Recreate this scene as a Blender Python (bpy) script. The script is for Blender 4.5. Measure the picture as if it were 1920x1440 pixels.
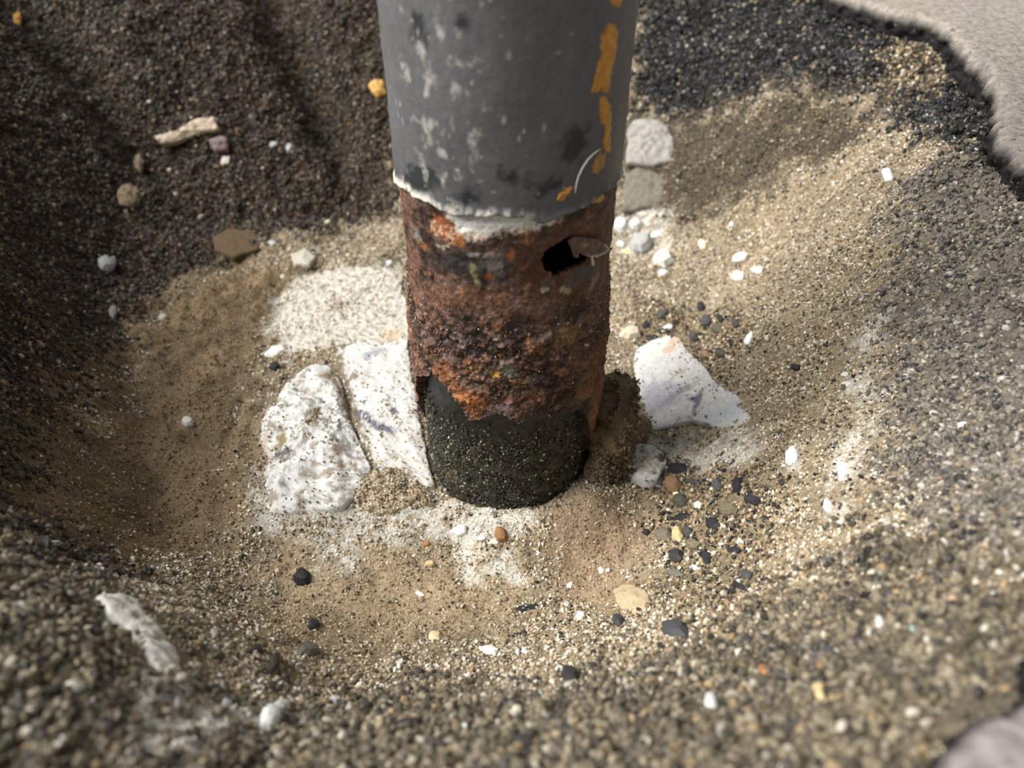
import bpy, math
import numpy as np
from mathutils import Vector, Matrix

scene = bpy.context.scene
for o in list(bpy.data.objects):
    bpy.data.objects.remove(o)

# ------------------------------------------------------------------ camera, sky, sun, exposure
CAM = np.array([0.0010, -0.1940, 0.1980])
PITCH = math.radians(40.5)
FPX = 1450.0
cam_d = bpy.data.cameras.new('camera')
cam = bpy.data.objects.new('camera', cam_d)
scene.collection.objects.link(cam)
cam.location = CAM
cam.rotation_euler = (math.pi / 2 - PITCH, 0, 0)
cam_d.sensor_width = 36.0
cam_d.lens = FPX / 1920 * 36.0
cam_d.clip_start = 0.01
cam_d.clip_end = 50
cam_d.dof.use_dof = True
cam_d.dof.focus_distance = 0.232
cam_d.dof.aperture_fstop = 11.5
scene.camera = cam

world = bpy.data.worlds.new('overcast_sky')
scene.world = world
world.use_nodes = True
bg = world.node_tree.nodes['Background']
bg.inputs['Color'].default_value = (0.92, 0.96, 1.0, 1)
bg.inputs['Strength'].default_value = 0.18

sun_d = bpy.data.lights.new('sun', 'SUN')
sun = bpy.data.objects.new('sun', sun_d)
scene.collection.objects.link(sun)
sun_d.energy = 5.2
sun_d.angle = math.radians(46)
sun_d.color = (1.0, 0.98, 0.95)
SUN_FROM = Vector((-0.66, -0.06, 0.68))
sun.rotation_euler = SUN_FROM.to_track_quat('Z', 'Y').to_euler()
sun.location = (-0.6, 0.2, 1.2)

vs = scene.view_settings
scene.display_settings.display_device = 'sRGB'
vs.view_transform = 'Standard'
vs.look = 'None'
vs.gamma = 1.0
vs.use_curve_mapping = False
vs.exposure = 0.40

# ------------------------------------------------------------------ helpers
RS = np.random.RandomState(7)


def lin(c):
    c = np.asarray(c, float) / 255.0
    return np.where(c <= 0.04045, c / 12.92, ((c + 0.055) / 1.055) ** 2.4)


_P = RS.permutation(512)
_P = np.concatenate([_P, _P, _P])
_G = RS.normal(size=(512, 3))
_G /= np.linalg.norm(_G, axis=1)[:, None]


def perlin(x, y, z):
    x, y, z = np.broadcast_arrays(np.asarray(x, float), np.asarray(y, float), np.asarray(z, float))
    xi, yi, zi = np.floor(x).astype(int), np.floor(y).astype(int), np.floor(z).astype(int)
    xf, yf, zf = x - xi, y - yi, z - zi
    u, v, w = [t * t * t * (t * (t * 6 - 15) + 10) for t in (xf, yf, zf)]
    out = 0
    for dx in (0, 1):
        for dy in (0, 1):
            for dz in (0, 1):
                h = _P[_P[_P[(xi + dx) & 511] + ((yi + dy) & 511)] + ((zi + dz) & 511)]
                g = _G[h]
                d = g[..., 0] * (xf - dx) + g[..., 1] * (yf - dy) + g[..., 2] * (zf - dz)
                out = out + d * (u if dx else 1 - u) * (v if dy else 1 - v) * (w if dz else 1 - w)
    return out * 1.5


def fbm(x, y, z, octv=4, gain=0.5):
    a, f, s = 1.0, 1.0, 0.0
    for _ in range(octv):
        s = s + a * perlin(x * f + 11.3, y * f + 5.7, z * f + 3.1)
        a *= gain
        f *= 2.03
    return s


def sstep(a, b, x):
    t = np.clip((x - a) / (b - a), 0, 1)
    return t * t * (3 - 2 * t)


def poly_sd(px, py, poly):
    """signed distance, positive inside"""
    poly = np.asarray(poly, float)
    n = len(poly)
    d2 = np.full(px.shape, 1e9)
    inside = np.zeros(px.shape, bool)
    for i in range(n):
        ax, ay = poly[i]
        bx, by = poly[(i + 1) % n]
        ex, ey = bx - ax, by - ay
        t = np.clip(((px - ax) * ex + (py - ay) * ey) / (ex * ex + ey * ey + 1e-18), 0, 1)
        d2 = np.minimum(d2, (px - ax - t * ex) ** 2 + (py - ay - t * ey) ** 2)
        c = ((ay > py) != (by > py)) & (px < ex * (py - ay) / (ey if abs(ey) > 1e-15 else 1e-15) + ax)
        inside ^= c
    d = np.sqrt(d2)
    return np.where(inside, d, -d)


CP, SP = math.cos(PITCH), math.sin(PITCH)


def ray(px, py):
    xr = (np.asarray(px, float) - 960) / FPX
    yr = (np.asarray(py, float) - 720) / FPX
    return np.stack([xr, CP - yr * SP, -SP - yr * CP], -1)


def to_px(p):
    r = np.asarray(p) - CAM
    zc = r[..., 1] * CP - r[..., 2] * SP
    yc = -r[..., 1] * SP - r[..., 2] * CP
    return 960 + FPX * r[..., 0] / zc, 720 + FPX * yc / zc, zc


# ------------------------------------------------------------------ the pit as a height field
RIM_C = np.array([0.0, 0.03])
RIM = np.array([  # degrees, radius of the cut edge, where the slope starts (share of the radius)
    (-180, .200, .70), (-150, .186, .66), (-122, .198, .54), (-106, .203, .52), (-90, .192, .50), (-72, .188, .48), (-55, .178, .42),
    (-35, .166, .36), (-1, .152, .36), (8, .159, .38), (26, .199, .42), (35, .227, .45), (48, .236, .47), (56, .262, .44), (63, .29, .42),
    (90, .31, .44), (112, .33, .48), (134, .35, .52), (146, .345, .60), (162, .27, .66), (180, .200, .70)])
Z_RIM, Z_PAV = 0.088, 0.100


def rim_r(th):
    d = np.degrees(th)
    r = np.interp(d, RIM[:, 0], RIM[:, 1])
    for a, w, h in ((139, 3.0, .045), (117, 3.2, .05)):   # two undercut hollows in the far wall
        r = r + h * np.exp(-((d - a) / w) ** 2)
    return r


def height_macro(x, y):
    dx, dy = x - RIM_C[0], y - RIM_C[1]
    r = np.hypot(dx, dy)
    th = np.arctan2(dy, dx)
    R = rim_r(th)
    s0 = np.interp(np.degrees(th), RIM[:, 0], RIM[:, 2])
    u = np.clip((r / R - s0) / (1 - s0), 0, 1.2)
    z = Z_RIM * (0.35 * np.minimum(u, 1) + 0.65 * sstep(0, 1, u))
    # mound of spoil in the near left corner, small heap of rusty crumbs at the foot of the post
    z = z + 0.012 * np.exp(-((x + .085) / .035) ** 2 - ((y + .105) / .03) ** 2)
    z = z + 0.0060 * np.exp(-((x - .027) / .010) ** 2 - ((y + .024) / .010) ** 2)
    z = z + 0.0050 * np.exp(-((x - .002) / .024) ** 2 - ((y + .034) / .008) ** 2)
    # ledge under the pale mortar in the far left wall
    return z


def height(x, y):
    x = np.asarray(x, float)
    y = np.asarray(y, float)
    z = height_macro(x, y)
    rr = np.hypot(x, y)
    k = 0.35 + 0.65 * sstep(.07, .16, rr)
    z = z + k * (0.0042 * fbm(x * 28, y * 28, 0.3, 2) + 0.0022 * fbm(x * 90, y * 90, 1.7, 2))
    z = z + (0.3 + .7 * k) * 0.0014 * fbm(x * 300, y * 300, 4.1, 3)
    # trowelled ring marks on the left of the floor
    ring = np.exp(-((np.degrees(np.arctan2(y, x)) - 170) / 40) ** 2) * sstep(.08, .1, rr) * (1 - sstep(.15, .17, rr))
    z = z + 0.0007 * ring * np.clip(.5 + perlin(x * 35, y * 35, 1.0), 0, 1) * np.sin(rr * 470 + 7 * perlin(x * 25, y * 25, 9.0))
    return z


def ground(px, py):
    """points where the view rays through these pixels meet the ground"""
    d = ray(px, py).reshape(-1, 3)
    out = np.zeros_like(d)
    ts = np.arange(0.07, 0.70, 0.0015)
    P = CAM + d[:, None, :] * ts[None, :, None]
    below = P[..., 2] < height(P[..., 0], P[..., 1])
    i = np.where(below.any(1), below.argmax(1), len(ts) - 1)
    a, b = ts[np.maximum(i - 1, 0)], ts[i]
    for _ in range(12):
        m = (a + b) / 2
        q = CAM + d * m[:, None]
        lo = q[:, 2] < height(q[:, 0], q[:, 1])
        b = np.where(lo, m, b)
        a = np.where(lo, a, m)
    out = CAM + d * b[:, None]
    return out.reshape(np.asarray(px, float).shape + (3,))


def normal_at(x, y, e=0.004):
    hx = (height_macro(x + e, y) - height_macro(x - e, y)) / (2 * e)
    hy = (height_macro(x, y + e) - height_macro(x, y - e)) / (2 * e)
    n = np.stack([-hx, -hy, np.ones_like(hx)], -1)
    return n / np.linalg.norm(n, axis=-1)[..., None]


# ------------------------------------------------------------------ mesh + material helpers
def new_mesh(name, verts, faces, cols=None, smooth=False, rough=None):
    """faces: (n,3) or (n,4) int array"""
    faces = np.asarray(faces, np.int32)
    verts = np.asarray(verts, np.float32)
    me = bpy.data.meshes.new(name)
    k = faces.shape[1]
    me.vertices.add(len(verts))
    me.vertices.foreach_set('co', verts.ravel())
    me.loops.add(faces.size)
    me.loops.foreach_set('vertex_index', faces.ravel())
    me.polygons.add(len(faces))
    me.polygons.foreach_set('loop_start', np.arange(0, faces.size, k, dtype=np.int32))
    me.polygons.foreach_set('loop_total', np.full(len(faces), k, np.int32))
    me.polygons.foreach_set('use_smooth', np.full(len(faces), smooth, bool))
    if cols is not None:
        a = me.attributes.new('tint', 'FLOAT_COLOR', 'POINT')
        c4 = np.ones((len(verts), 4), np.float32)
        c4[:, :3] = cols
        a.data.foreach_set('color', c4.ravel())
    if rough is not None:
        a = me.attributes.new('gloss', 'FLOAT', 'POINT')
        a.data.foreach_set('value', np.asarray(rough, np.float32))
    me.update(calc_edges=True)
    me.validate()
    return me


def link(name, me, mat, parent=None, **props):
    o = bpy.data.objects.new(name, me)
    if mat is not None and not me.materials:
        me.materials.append(mat)
    scene.collection.objects.link(o)
    if parent is not None:
        o.parent = parent
    for k, v in props.items():
        o[k] = v
    return o


def empty(name, loc=(0, 0, 0), **props):
    o = bpy.data.objects.new(name, None)
    o.empty_display_size = 0.01
    o.location = loc
    scene.collection.objects.link(o)
    for k, v in props.items():
        o[k] = v
    return o


def tint_material(name, scale=900, var=0.35, rough=0.85, bump=0.4, bump_dist=0.0004, spec=0.3, gloss_attr=False, speck=None, scale2=None):
    """attribute colour varied by fine noise; grain relief by bump"""
    m = bpy.data.materials.new(name)
    m.use_nodes = True
    nt = m.node_tree
    N, L = nt.nodes, nt.links
    b = N['Principled BSDF']
    at = N.new('ShaderNodeAttribute')
    at.attribute_name = 'tint'
    tc = N.new('ShaderNodeTexCoord')
    n1 = N.new('ShaderNodeTexNoise')
    n1.inputs['Scale'].default_value = scale
    n1.inputs['Detail'].default_value = 4
    n1.inputs['Roughness'].default_value = 0.65
    L.new(tc.outputs['Object'], n1.inputs['Vector'])
    mr = N.new('ShaderNodeMapRange')
    mr.inputs['From Min'].default_value = 0.3
    mr.inputs['From Max'].default_value = 0.7
    mr.inputs['To Min'].default_value = 1 - var
    mr.inputs['To Max'].default_value = 1 + var
    L.new(n1.outputs['Fac'], mr.inputs['Value'])
    mx = N.new('ShaderNodeMix')
    mx.data_type = 'RGBA'
    mx.blend_type = 'MULTIPLY'
    mx.inputs['Factor'].default_value = 1
    L.new(at.outputs['Color'], mx.inputs['A'])
    L.new(mr.outputs['Result'], mx.inputs['B'])
    col = mx.outputs['Result']
    if speck:
        sc, thr, c = speck
        v = N.new('ShaderNodeTexNoise')
        v.inputs['Scale'].default_value = sc
        v.inputs['Detail'].default_value = 1
        L.new(tc.outputs['Object'], v.inputs['Vector'])
        r2 = N.new('ShaderNodeMapRange')
        r2.inputs['From Min'].default_value = thr
        r2.inputs['From Max'].default_value = thr + .04
        L.new(v.outputs['Fac'], r2.inputs['Value'])
        m2 = N.new('ShaderNodeMix')
        m2.data_type = 'RGBA'
        L.new(r2.outputs['Result'], m2.inputs['Factor'])
        L.new(col, m2.inputs['A'])
        m2.inputs['B'].default_value = (*lin(c), 1)
        col = m2.outputs['Result']
    L.new(col, b.inputs['Base Color'])
    bp = N.new('ShaderNodeBump')
    bp.inputs['Strength'].default_value = bump
    bp.inputs['Distance'].default_value = bump_dist
    L.new(n1.outputs['Fac'], bp.inputs['Height'])
    L.new(bp.outputs['Normal'], b.inputs['Normal'])
    b.inputs['Specular IOR Level'].default_value = spec
    if gloss_attr:
        ga = N.new('ShaderNodeAttribute')
        ga.attribute_name = 'gloss'
        L.new(ga.outputs['Fac'], b.inputs['Roughness'])
    else:
        b.inputs['Roughness'].default_value = rough
    return m


M_GROUND = tint_material('soil', 1000, .50, .95, 1.0, .0009, .2)  # noise also darkens the bump's hollows: crevice shade put into the colour
M_GRAIN = tint_material('grain', 1500, .18, .55, .3, .0002, .5)
M_STONE = tint_material('stone', 1300, .16, .7, .5, .0003, .4)
M_MORTAR = tint_material('mortar', 900, .14, .9, .9, .0005, .25)
M_ASPHALT = tint_material('asphalt', 330, .42, .8, .9, .0012, .3, speck=(520, .66, (96, 88, 80)))

# ------------------------------------------------------------------ zones of soil (outlines on the ground)
ZONES = [  # name, outline seen in the photo, softness (m)
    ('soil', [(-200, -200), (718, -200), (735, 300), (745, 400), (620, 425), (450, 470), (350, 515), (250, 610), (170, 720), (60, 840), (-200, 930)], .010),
    ('mud', [(60, 840), (170, 720), (250, 610), (350, 515), (480, 480), (590, 500), (530, 600), (490, 720), (475, 960), (330, 1040), (150, 1020), (-60, 930)], .014),
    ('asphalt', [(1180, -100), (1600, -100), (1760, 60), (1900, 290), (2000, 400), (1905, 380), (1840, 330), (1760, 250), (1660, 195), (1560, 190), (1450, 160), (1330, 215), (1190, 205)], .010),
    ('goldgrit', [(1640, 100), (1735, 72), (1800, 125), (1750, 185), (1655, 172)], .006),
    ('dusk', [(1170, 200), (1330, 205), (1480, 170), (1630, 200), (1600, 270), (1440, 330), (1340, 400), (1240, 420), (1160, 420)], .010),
    ('grey', [(1700, 330), (1940, 330), (2200, 700), (2200, 1200), (1800, 1050), (1690, 900), (1640, 740), (1650, 560)], .008),
    ('gravel', [(-300, 930), (60, 1000), (200, 1110), (330, 1290), (520, 1310), (760, 1270), (1000, 1300), (1250, 1230), (1480, 1120), (1650, 980), (1800, 1040), (2200, 1180), (2200, 1500), (-300, 1500)], .009),
    ('rusty', [(1060, 940), (1150, 930), (1260, 960), (1230, 1040), (1180, 1140), (1060, 1120), (1010, 1040)], .006),
    ('blackstone', [(1230, 840), (1440, 870), (1470, 960), (1420, 1100), (1330, 1180), (1240, 1130), (1235, 1000), (1190, 900)], .006),
    ('blackstone', [(1200, 560), (1390, 560), (1420, 640), (1350, 710), (1270, 660), (1200, 640)], .005),
    ('dust', [(500, 1030), (600, 1010), (780, 1030), (1000, 1080), (980, 1180), (760, 1200), (590, 1230), (480, 1180)], .008),
    ('white', [(480, 880), (640, 860), (800, 880), (820, 985), (720, 1010), (480, 985)], .004),
    ('white', [(590, 1010), (650, 1000), (665, 1060), (610, 1070)], .004),
    ('white', [(1195, 800), (1420, 800), (1400, 860), (1330, 880), (1250, 860)], .004),
    ('white', [(1555, 960), (1560, 860), (1590, 850), (1600, 900), (1580, 970)], .002),
    ('white', [(1470, 870), (1480, 830), (1505, 840), (1495, 880)], .002),
    ('white', [(180, 1120), (240, 1120), (300, 1180), (345, 1270), (290, 1280), (240, 1200)], .003),
    ('white', [(170, 1310), (350, 1310), (520, 1320), (560, 1350), (420, 1370), (340, 1440), (250, 1380)], .004),
    ('white', [(860, 1040), (950, 1040), (970, 1085), (880, 1090)], .004),
    ('white', [(520, 560), (560, 520), (640, 500), (745, 500), (745, 640), (630, 640), (545, 660), (500, 620)], .003),
    ('white', [(1620, 600), (1645, 600), (1650, 780), (1600, 860), (1590, 780)], .004),
    ('white', [(1165, 380), (1250, 400), (1240, 480), (1165, 480)], .006),
    ('white', [(740, 960), (960, 940), (1000, 980), (900, 1020), (740, 1010)], .004),
]
ZCOL = {'sand': (152, 137, 112), 'soil': (58, 48, 37), 'mud': (128, 110, 85), 'asphalt': (30, 30, 29), 'dusk': (88, 79, 66),  # sand is darker than its grains: shade between them put into the colour
        'grey': (120, 113, 103), 'gravel': (98, 90, 76), 'rusty': (152, 132, 107), 'blackstone': (136, 122, 98), 'white': (204, 198, 184), 'goldgrit': (70, 60, 46), 'dust': (166, 147, 118)}
PAL = {  # grains: colours and how often
    'sand': ([(184, 168, 140), (216, 206, 184), (142, 123, 96), (88, 77, 64), (238, 235, 226), (44, 41, 38)], [.34, .21, .18, .14, .07, .06]),
    'soil': ([(64, 52, 40), (46, 38, 31), (94, 75, 54), (34, 31, 27), (124, 102, 76), (160, 150, 134)], [.34, .26, .17, .14, .07, .02]),
    'mud': ([(140, 116, 86), (110, 90, 66), (84, 68, 52), (176, 154, 122), (60, 50, 40)], [.4, .26, .14, .12, .08]),
    'asphalt': ([(32, 32, 33), (22, 22, 23), (58, 57, 55), (150, 130, 98), (170, 162, 146), (104, 100, 96)], [.42, .32, .14, .03, .02, .05]),
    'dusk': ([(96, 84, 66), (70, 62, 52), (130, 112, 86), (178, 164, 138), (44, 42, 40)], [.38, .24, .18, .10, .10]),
    'grey': ([(126, 118, 106), (96, 90, 83), (152, 142, 126), (56, 54, 54), (190, 184, 172), (150, 130, 100)], [.36, .26, .17, .12, .06, .03]),
    'gravel': ([(116, 105, 86), (88, 80, 66), (142, 130, 108), (58, 54, 50), (182, 174, 158), (150, 128, 92)], [.36, .28, .16, .12, .04, .04]),
    'rusty': ([(162, 138, 107), (186, 164, 134), (138, 108, 80), (104, 80, 60), (214, 204, 188)], [.4, .26, .18, .1, .06]),
    'blackstone': ([(160, 138, 104), (110, 96, 76), (54, 50, 48), (38, 37, 38), (212, 200, 176)], [.3, .24, .2, .12, .14]),
    'dust': ([(172, 153, 124), (204, 190, 164), (134, 113, 86), (92, 78, 62), (232, 226, 214)], [.4, .2, .2, .12, .08]),
    'goldgrit': ([(136, 118, 92), (92, 81, 66), (50, 46, 42), (190, 170, 130), (200, 192, 176)], [.3, .24, .24, .14, .08]),
    'white': ([(232, 228, 218), (206, 198, 184), (176, 160, 134), (110, 94, 76), (240, 240, 238)], [.42, .24, .14, .06, .14]),
}
GSIZE = {'dust': (.00030, .00075), 'goldgrit': (.0005, .0012), 'sand': (.00034, .00085), 'soil': (.0005, .0013), 'mud': (.0003, .0007), 'asphalt': (.0005, .0013), 'dusk': (.0004, .0009),
         'grey': (.0005, .0011), 'gravel': (.0005, .0013), 'rusty': (.0003, .0006), 'blackstone': (.0004, .0010), 'white': (.0003, .0006)}
GDENS = {'dust': .45, 'goldgrit': 1.0, 'sand': 1.0, 'soil': 1.0, 'mud': .38, 'asphalt': 1.0, 'dusk': 1.0, 'grey': 1.0, 'gravel': .95, 'rusty': .6, 'blackstone': .9, 'white': .55}
ZNAMES = list(ZCOL)
_zpoly = []
for nm, pts, soft in ZONES:
    a = np.array(pts, float)
    inside = np.array([(-250, -150), (2200, 1560)])
    a = np.clip(a, inside[0], inside[1])
    _zpoly.append((nm, ground(a[:, 0], a[:, 1])[:, :2], soft))


def zone_weights(x, y):
    W = {n: np.zeros(x.shape) for n in ZNAMES}
    W['sand'][:] = 1
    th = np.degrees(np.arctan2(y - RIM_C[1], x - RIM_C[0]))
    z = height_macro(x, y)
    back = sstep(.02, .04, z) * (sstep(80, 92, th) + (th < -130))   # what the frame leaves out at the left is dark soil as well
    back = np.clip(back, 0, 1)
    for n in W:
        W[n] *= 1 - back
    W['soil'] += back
    n1 = fbm(x * 130, y * 130, 2.2, 3)
    n2 = fbm(x * 420, y * 420, 7.2, 2)
    for nm, poly, soft in _zpoly:
        sd = poly_sd(x, y, poly)
        m = sstep(-soft, soft, sd + soft * (1.1 * n1 + .5 * n2))
        if nm == 'white':
            m = m * sstep(-.45, .35, n2 + .6 * n1 + .25)
        for n in W:
            W[n] *= 1 - m
        W[nm] += m
    return W


# ------------------------------------------------------------------ ground mesh
NX, NY = 540, 500
gx = np.linspace(-0.36, 0.26, NX)
gy = np.linspace(-0.17, 0.33, NY)
X, Y = np.meshgrid(gx, gy)
x, y = X.ravel(), Y.ravel()
Z = height(x, y)
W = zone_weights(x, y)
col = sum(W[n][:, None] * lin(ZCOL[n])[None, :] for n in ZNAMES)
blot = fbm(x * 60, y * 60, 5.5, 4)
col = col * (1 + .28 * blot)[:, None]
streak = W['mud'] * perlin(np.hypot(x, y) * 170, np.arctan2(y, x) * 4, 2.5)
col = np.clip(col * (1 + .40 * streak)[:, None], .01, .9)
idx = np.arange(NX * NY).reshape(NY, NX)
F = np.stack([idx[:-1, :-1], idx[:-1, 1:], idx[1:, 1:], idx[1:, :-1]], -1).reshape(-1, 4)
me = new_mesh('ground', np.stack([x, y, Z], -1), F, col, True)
link('ground', me, M_GROUND, kind='structure', label='dug out pit of tan sand and dark soil around the post foot')

# ------------------------------------------------------------------ pavement around the pit, with a ragged cut edge
NT = 1100
th = np.linspace(-math.pi, math.pi, NT, endpoint=False)
prof = [(.012, .066, 1)] + [(.006 * (1 - f) ** 1.5, .074 + .021 * f, 1) for f in np.linspace(0, 1, 22)] + [(.0004, .0965, .9), (.0010, .0980, .7), (.002, .0992, .5), (.0033, .0998, .4), (.005, .1, .25)]
rad = [.007, .010, .014, .019, .025, .032, .041, .052, .068, .09, .13, .2, .32, .5, .8, 1.4]
rows, cols = [], []
R0 = rim_r(th)
cx, sy = np.cos(th), np.sin(th)
ex, ey = RIM_C[0] + R0 * cx, RIM_C[1] + R0 * sy
jtop = .0030 * fbm(ex * 70, ey * 70, 8.0, 3) + .0016 * fbm(ex * 260, ey * 260, 3.0, 4)
for i_, (dr, z, k) in enumerate(prof + [(r, .1, .0) for r in rad]):
    r = R0 + dr
    px_, py_ = RIM_C[0] + r * cx, RIM_C[1] + r * sy
    if z < .0962:
        j = .0016 * fbm(px_ * 200, py_ * 200, z * 200, 3) + .0016 * fbm(px_ * 600, py_ * 600, z * 600, 2)
    else:
        j = 0
    r = r + j + jtop * max(0, 1 - dr / .045)
    px_, py_ = RIM_C[0] + r * cx, RIM_C[1] + r * sy
    zz = z + .0007 * fbm(px_ * 60, py_ * 60, 3.3, 2)
    rows.append(np.stack([px_, py_, zz], -1))
    top = sstep(.094, .0992, np.full(NT, z))
    tan = .5 + .5 * np.sin(th * 1.0 - .3)
    base = lin((160, 151, 138))[None] * tan[:, None] + lin((140, 132, 130))[None] * (1 - tan[:, None])
    cols.append(base * top[:, None] + lin((34, 33, 32))[None] * (1 - top[:, None]))
NR = len(rows)
idx = np.arange(NR * NT).reshape(NR, NT)
nx = np.roll(idx, -1, 1)
F = np.stack([idx[:-1], nx[:-1], nx[1:], idx[1:]], -1).reshape(-1, 4)[:, ::-1]
me = new_mesh('pavement', np.concatenate(rows), F, np.concatenate(cols), True)
link('pavement', me, M_ASPHALT, kind='structure', label='worn grey pavement around the pit with a ragged black cut edge')

# ------------------------------------------------------------------ grains: sand, soil crumbs, asphalt grit, gravel (stuff)
_t = (1 + 5 ** .5) / 2
ICO_V = np.array([(-1, _t, 0), (1, _t, 0), (-1, -_t, 0), (1, -_t, 0), (0, -1, _t), (0, 1, _t), (0, -1, -_t), (0, 1, -_t), (_t, 0, -1), (_t, 0, 1), (-_t, 0, -1), (-_t, 0, 1)], float)
ICO_V /= np.linalg.norm(ICO_V, axis=1)[:, None]
ICO_F = np.array([(0, 11, 5), (0, 5, 1), (0, 1, 7), (0, 7, 10), (0, 10, 11), (1, 5, 9), (5, 11, 4), (11, 10, 2), (10, 7, 6), (7, 1, 8), (3, 9, 4), (3, 4, 2), (3, 2, 6), (3, 6, 8), (3, 8, 9), (4, 9, 5), (2, 4, 11), (6, 2, 10), (8, 6, 7), (9, 8, 1)])
OCT_V = np.array([(1, 0, 0), (-1, 0, 0), (0, 1, 0), (0, -1, 0), (0, 0, 1), (0, 0, -1)], float)
OCT_F = np.array([(0, 2, 4), (2, 1, 4), (1, 3, 4), (3, 0, 4), (2, 0, 5), (1, 2, 5), (3, 1, 5), (0, 3, 5)])


def rand_rot(n):
    q = RS.normal(size=(n, 4))
    q /= np.linalg.norm(q, axis=1)[:, None]
    w, a, b, c = q.T
    return np.stack([1 - 2 * (b * b + c * c), 2 * (a * b - c * w), 2 * (a * c + b * w), 2 * (a * b + c * w), 1 - 2 * (a * a + c * c), 2 * (b * c - a * w),
                     2 * (a * c - b * w), 2 * (b * c + a * w), 1 - 2 * (a * a + b * b)], -1).reshape(n, 3, 3)


def grain_arrays(P, size, cols, big):
    V0, F0 = (ICO_V, ICO_F) if big else (OCT_V, OCT_F)
    n, k = len(P), len(V0)
    sc = np.stack([RS.uniform(.75, 1.35, n), RS.uniform(.7, 1.1, n), RS.uniform(.5, .9, n)], -1)
    v = V0[None] * RS.uniform(.72, 1.18, (n, k, 1)) * sc[:, None, :]
    v = np.einsum('nij,nkj->nki', rand_rot(n), v) * size[:, None, None] + P[:, None, :]
    f = F0[None] + (np.arange(n) * k)[:, None, None]
    return v.reshape(-1, 3), f.reshape(-1, 3), np.repeat(cols, k, 0)


def grain_mesh(name, P, size, cols, big):
    v, f, c = grain_arrays(P, size, cols, big)
    return new_mesh(name, v, f, c, False)


def in_view(P, m=130):
    u, v, zc = to_px(P)
    return (zc > .02) & (u > -m) & (u < 1920 + m) & (v > -m) & (v < 1440 + m)


NC = 900000
cx_, cy_ = RS.uniform(-.36, .25, NC), RS.uniform(-.155, .32, NC)
P = np.stack([cx_, cy_, height(cx_, cy_)], -1)
rr = np.hypot(cx_ - RIM_C[0], cy_ - RIM_C[1])
ok = in_view(P) & (rr < rim_r(np.arctan2(cy_ - RIM_C[1], cx_ - RIM_C[0])) + .004) & (np.hypot(cx_, cy_) > .0265)
P = P[ok]
Nn = normal_at(P[:, 0], P[:, 1])
Wg = zone_weights(P[:, 0], P[:, 1])
Wm = np.stack([Wg[n] for n in ZNAMES], -1)
cum = np.cumsum(Wm / Wm.sum(1)[:, None], 1)
zi = np.minimum((RS.uniform(size=len(P))[:, None] > cum).sum(1), len(ZNAMES) - 1)
cl = fbm(P[:, 0] * 160, P[:, 1] * 160, 6.1, 3)   # clumping
cl2 = fbm(P[:, 0] * 45, P[:, 1] * 45, 2.9, 2)
GRP = {'sand': ['sand', 'rusty', 'white', 'mud', 'dust', 'dusk', 'blackstone'], 'soil_crumbs': ['soil'], 'asphalt_grit': ['asphalt', 'goldgrit'], 'gravel': ['gravel', 'grey']}
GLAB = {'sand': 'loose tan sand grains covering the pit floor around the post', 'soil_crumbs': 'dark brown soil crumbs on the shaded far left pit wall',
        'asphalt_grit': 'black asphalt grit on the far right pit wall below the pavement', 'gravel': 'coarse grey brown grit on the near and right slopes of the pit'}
for gname, zs in GRP.items():
    PS, SS, CC = [], [], []
    for z in zs:
        i = ZNAMES.index(z)
        sel = np.where(zi == i)[0]
        s = RS.uniform(size=len(sel)) ** 2.2
        lo, hi = GSIZE[z]
        sz = lo + (hi - lo) * s
        area = 1.0 / np.clip(Nn[sel, 2], .25, 1)
        keep = RS.uniform(size=len(sel)) < GDENS[z] * .60 * np.minimum(area, 2) * np.clip(1 + 1.2 * cl[sel], .2, 2)
        sel, sz = sel[keep], sz[keep]
        cols, pr = PAL[z]
        pc = lin(cols)[RS.choice(len(cols), len(sel), p=np.array(pr) / sum(pr))]
        pc = pc * RS.uniform(.75, 1.25, (len(sel), 1)) * (1 + .25 * cl2[sel])[:, None]
        PS.append(P[sel] + Nn[sel] * (sz * RS.uniform(-.4, .6, len(sel)))[:, None])
        SS.append(sz)
        CC.append(np.clip(pc, .008, .92))
    PS, SS, CC = np.concatenate(PS), np.concatenate(SS), np.concatenate(CC)
    big = SS > .00085
    vb, fb, cb = grain_arrays(PS[big], SS[big], CC[big], True)
    vf, ff, cf = grain_arrays(PS[~big], SS[~big], CC[~big], False)
    ms = new_mesh(gname, np.concatenate([vb, vf]), np.concatenate([fb, ff + len(vb)]), np.concatenate([cb, cf]), False)
    link(gname, ms, M_GRAIN, kind='stuff', label=GLAB[gname], category='sand' if gname == 'sand' else 'soil' if gname == 'soil_crumbs' else 'grit')
    print('grains', gname, big.sum(), (~big).sum())

# ------------------------------------------------------------------ the post
def pipe_hit(px, py, r=.030):
    """angle (0 = towards the camera, + to the right) and height where view rays meet a cylinder of radius r about the post axis"""
    d = ray(px, py)
    a = d[..., 0] ** 2 + d[..., 1] ** 2
    b = CAM[0] * d[..., 0] + CAM[1] * d[..., 1]
    c = CAM[0] ** 2 + CAM[1] ** 2 - r * r
    disc = np.maximum(b * b - a * c, 0)
    t = (-b - np.sqrt(disc)) / a
    p = CAM + d * t[..., None]
    return np.arctan2(p[..., 0], -p[..., 1]), p[..., 2]


def pipe_poly(pts, r=.030):
    a = np.array(pts, float)
    t, z = pipe_hit(a[:, 0], a[:, 1], r)
    return np.stack([t * r, z], -1)


post = empty('steel_post', (0, 0, 0), label='rusted hollow steel post with grey paint above and tar at its foot', category='post')


def cyl(th, z, r):
    return np.stack([r * np.sin(th), -r * np.cos(th), z], -1)


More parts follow.
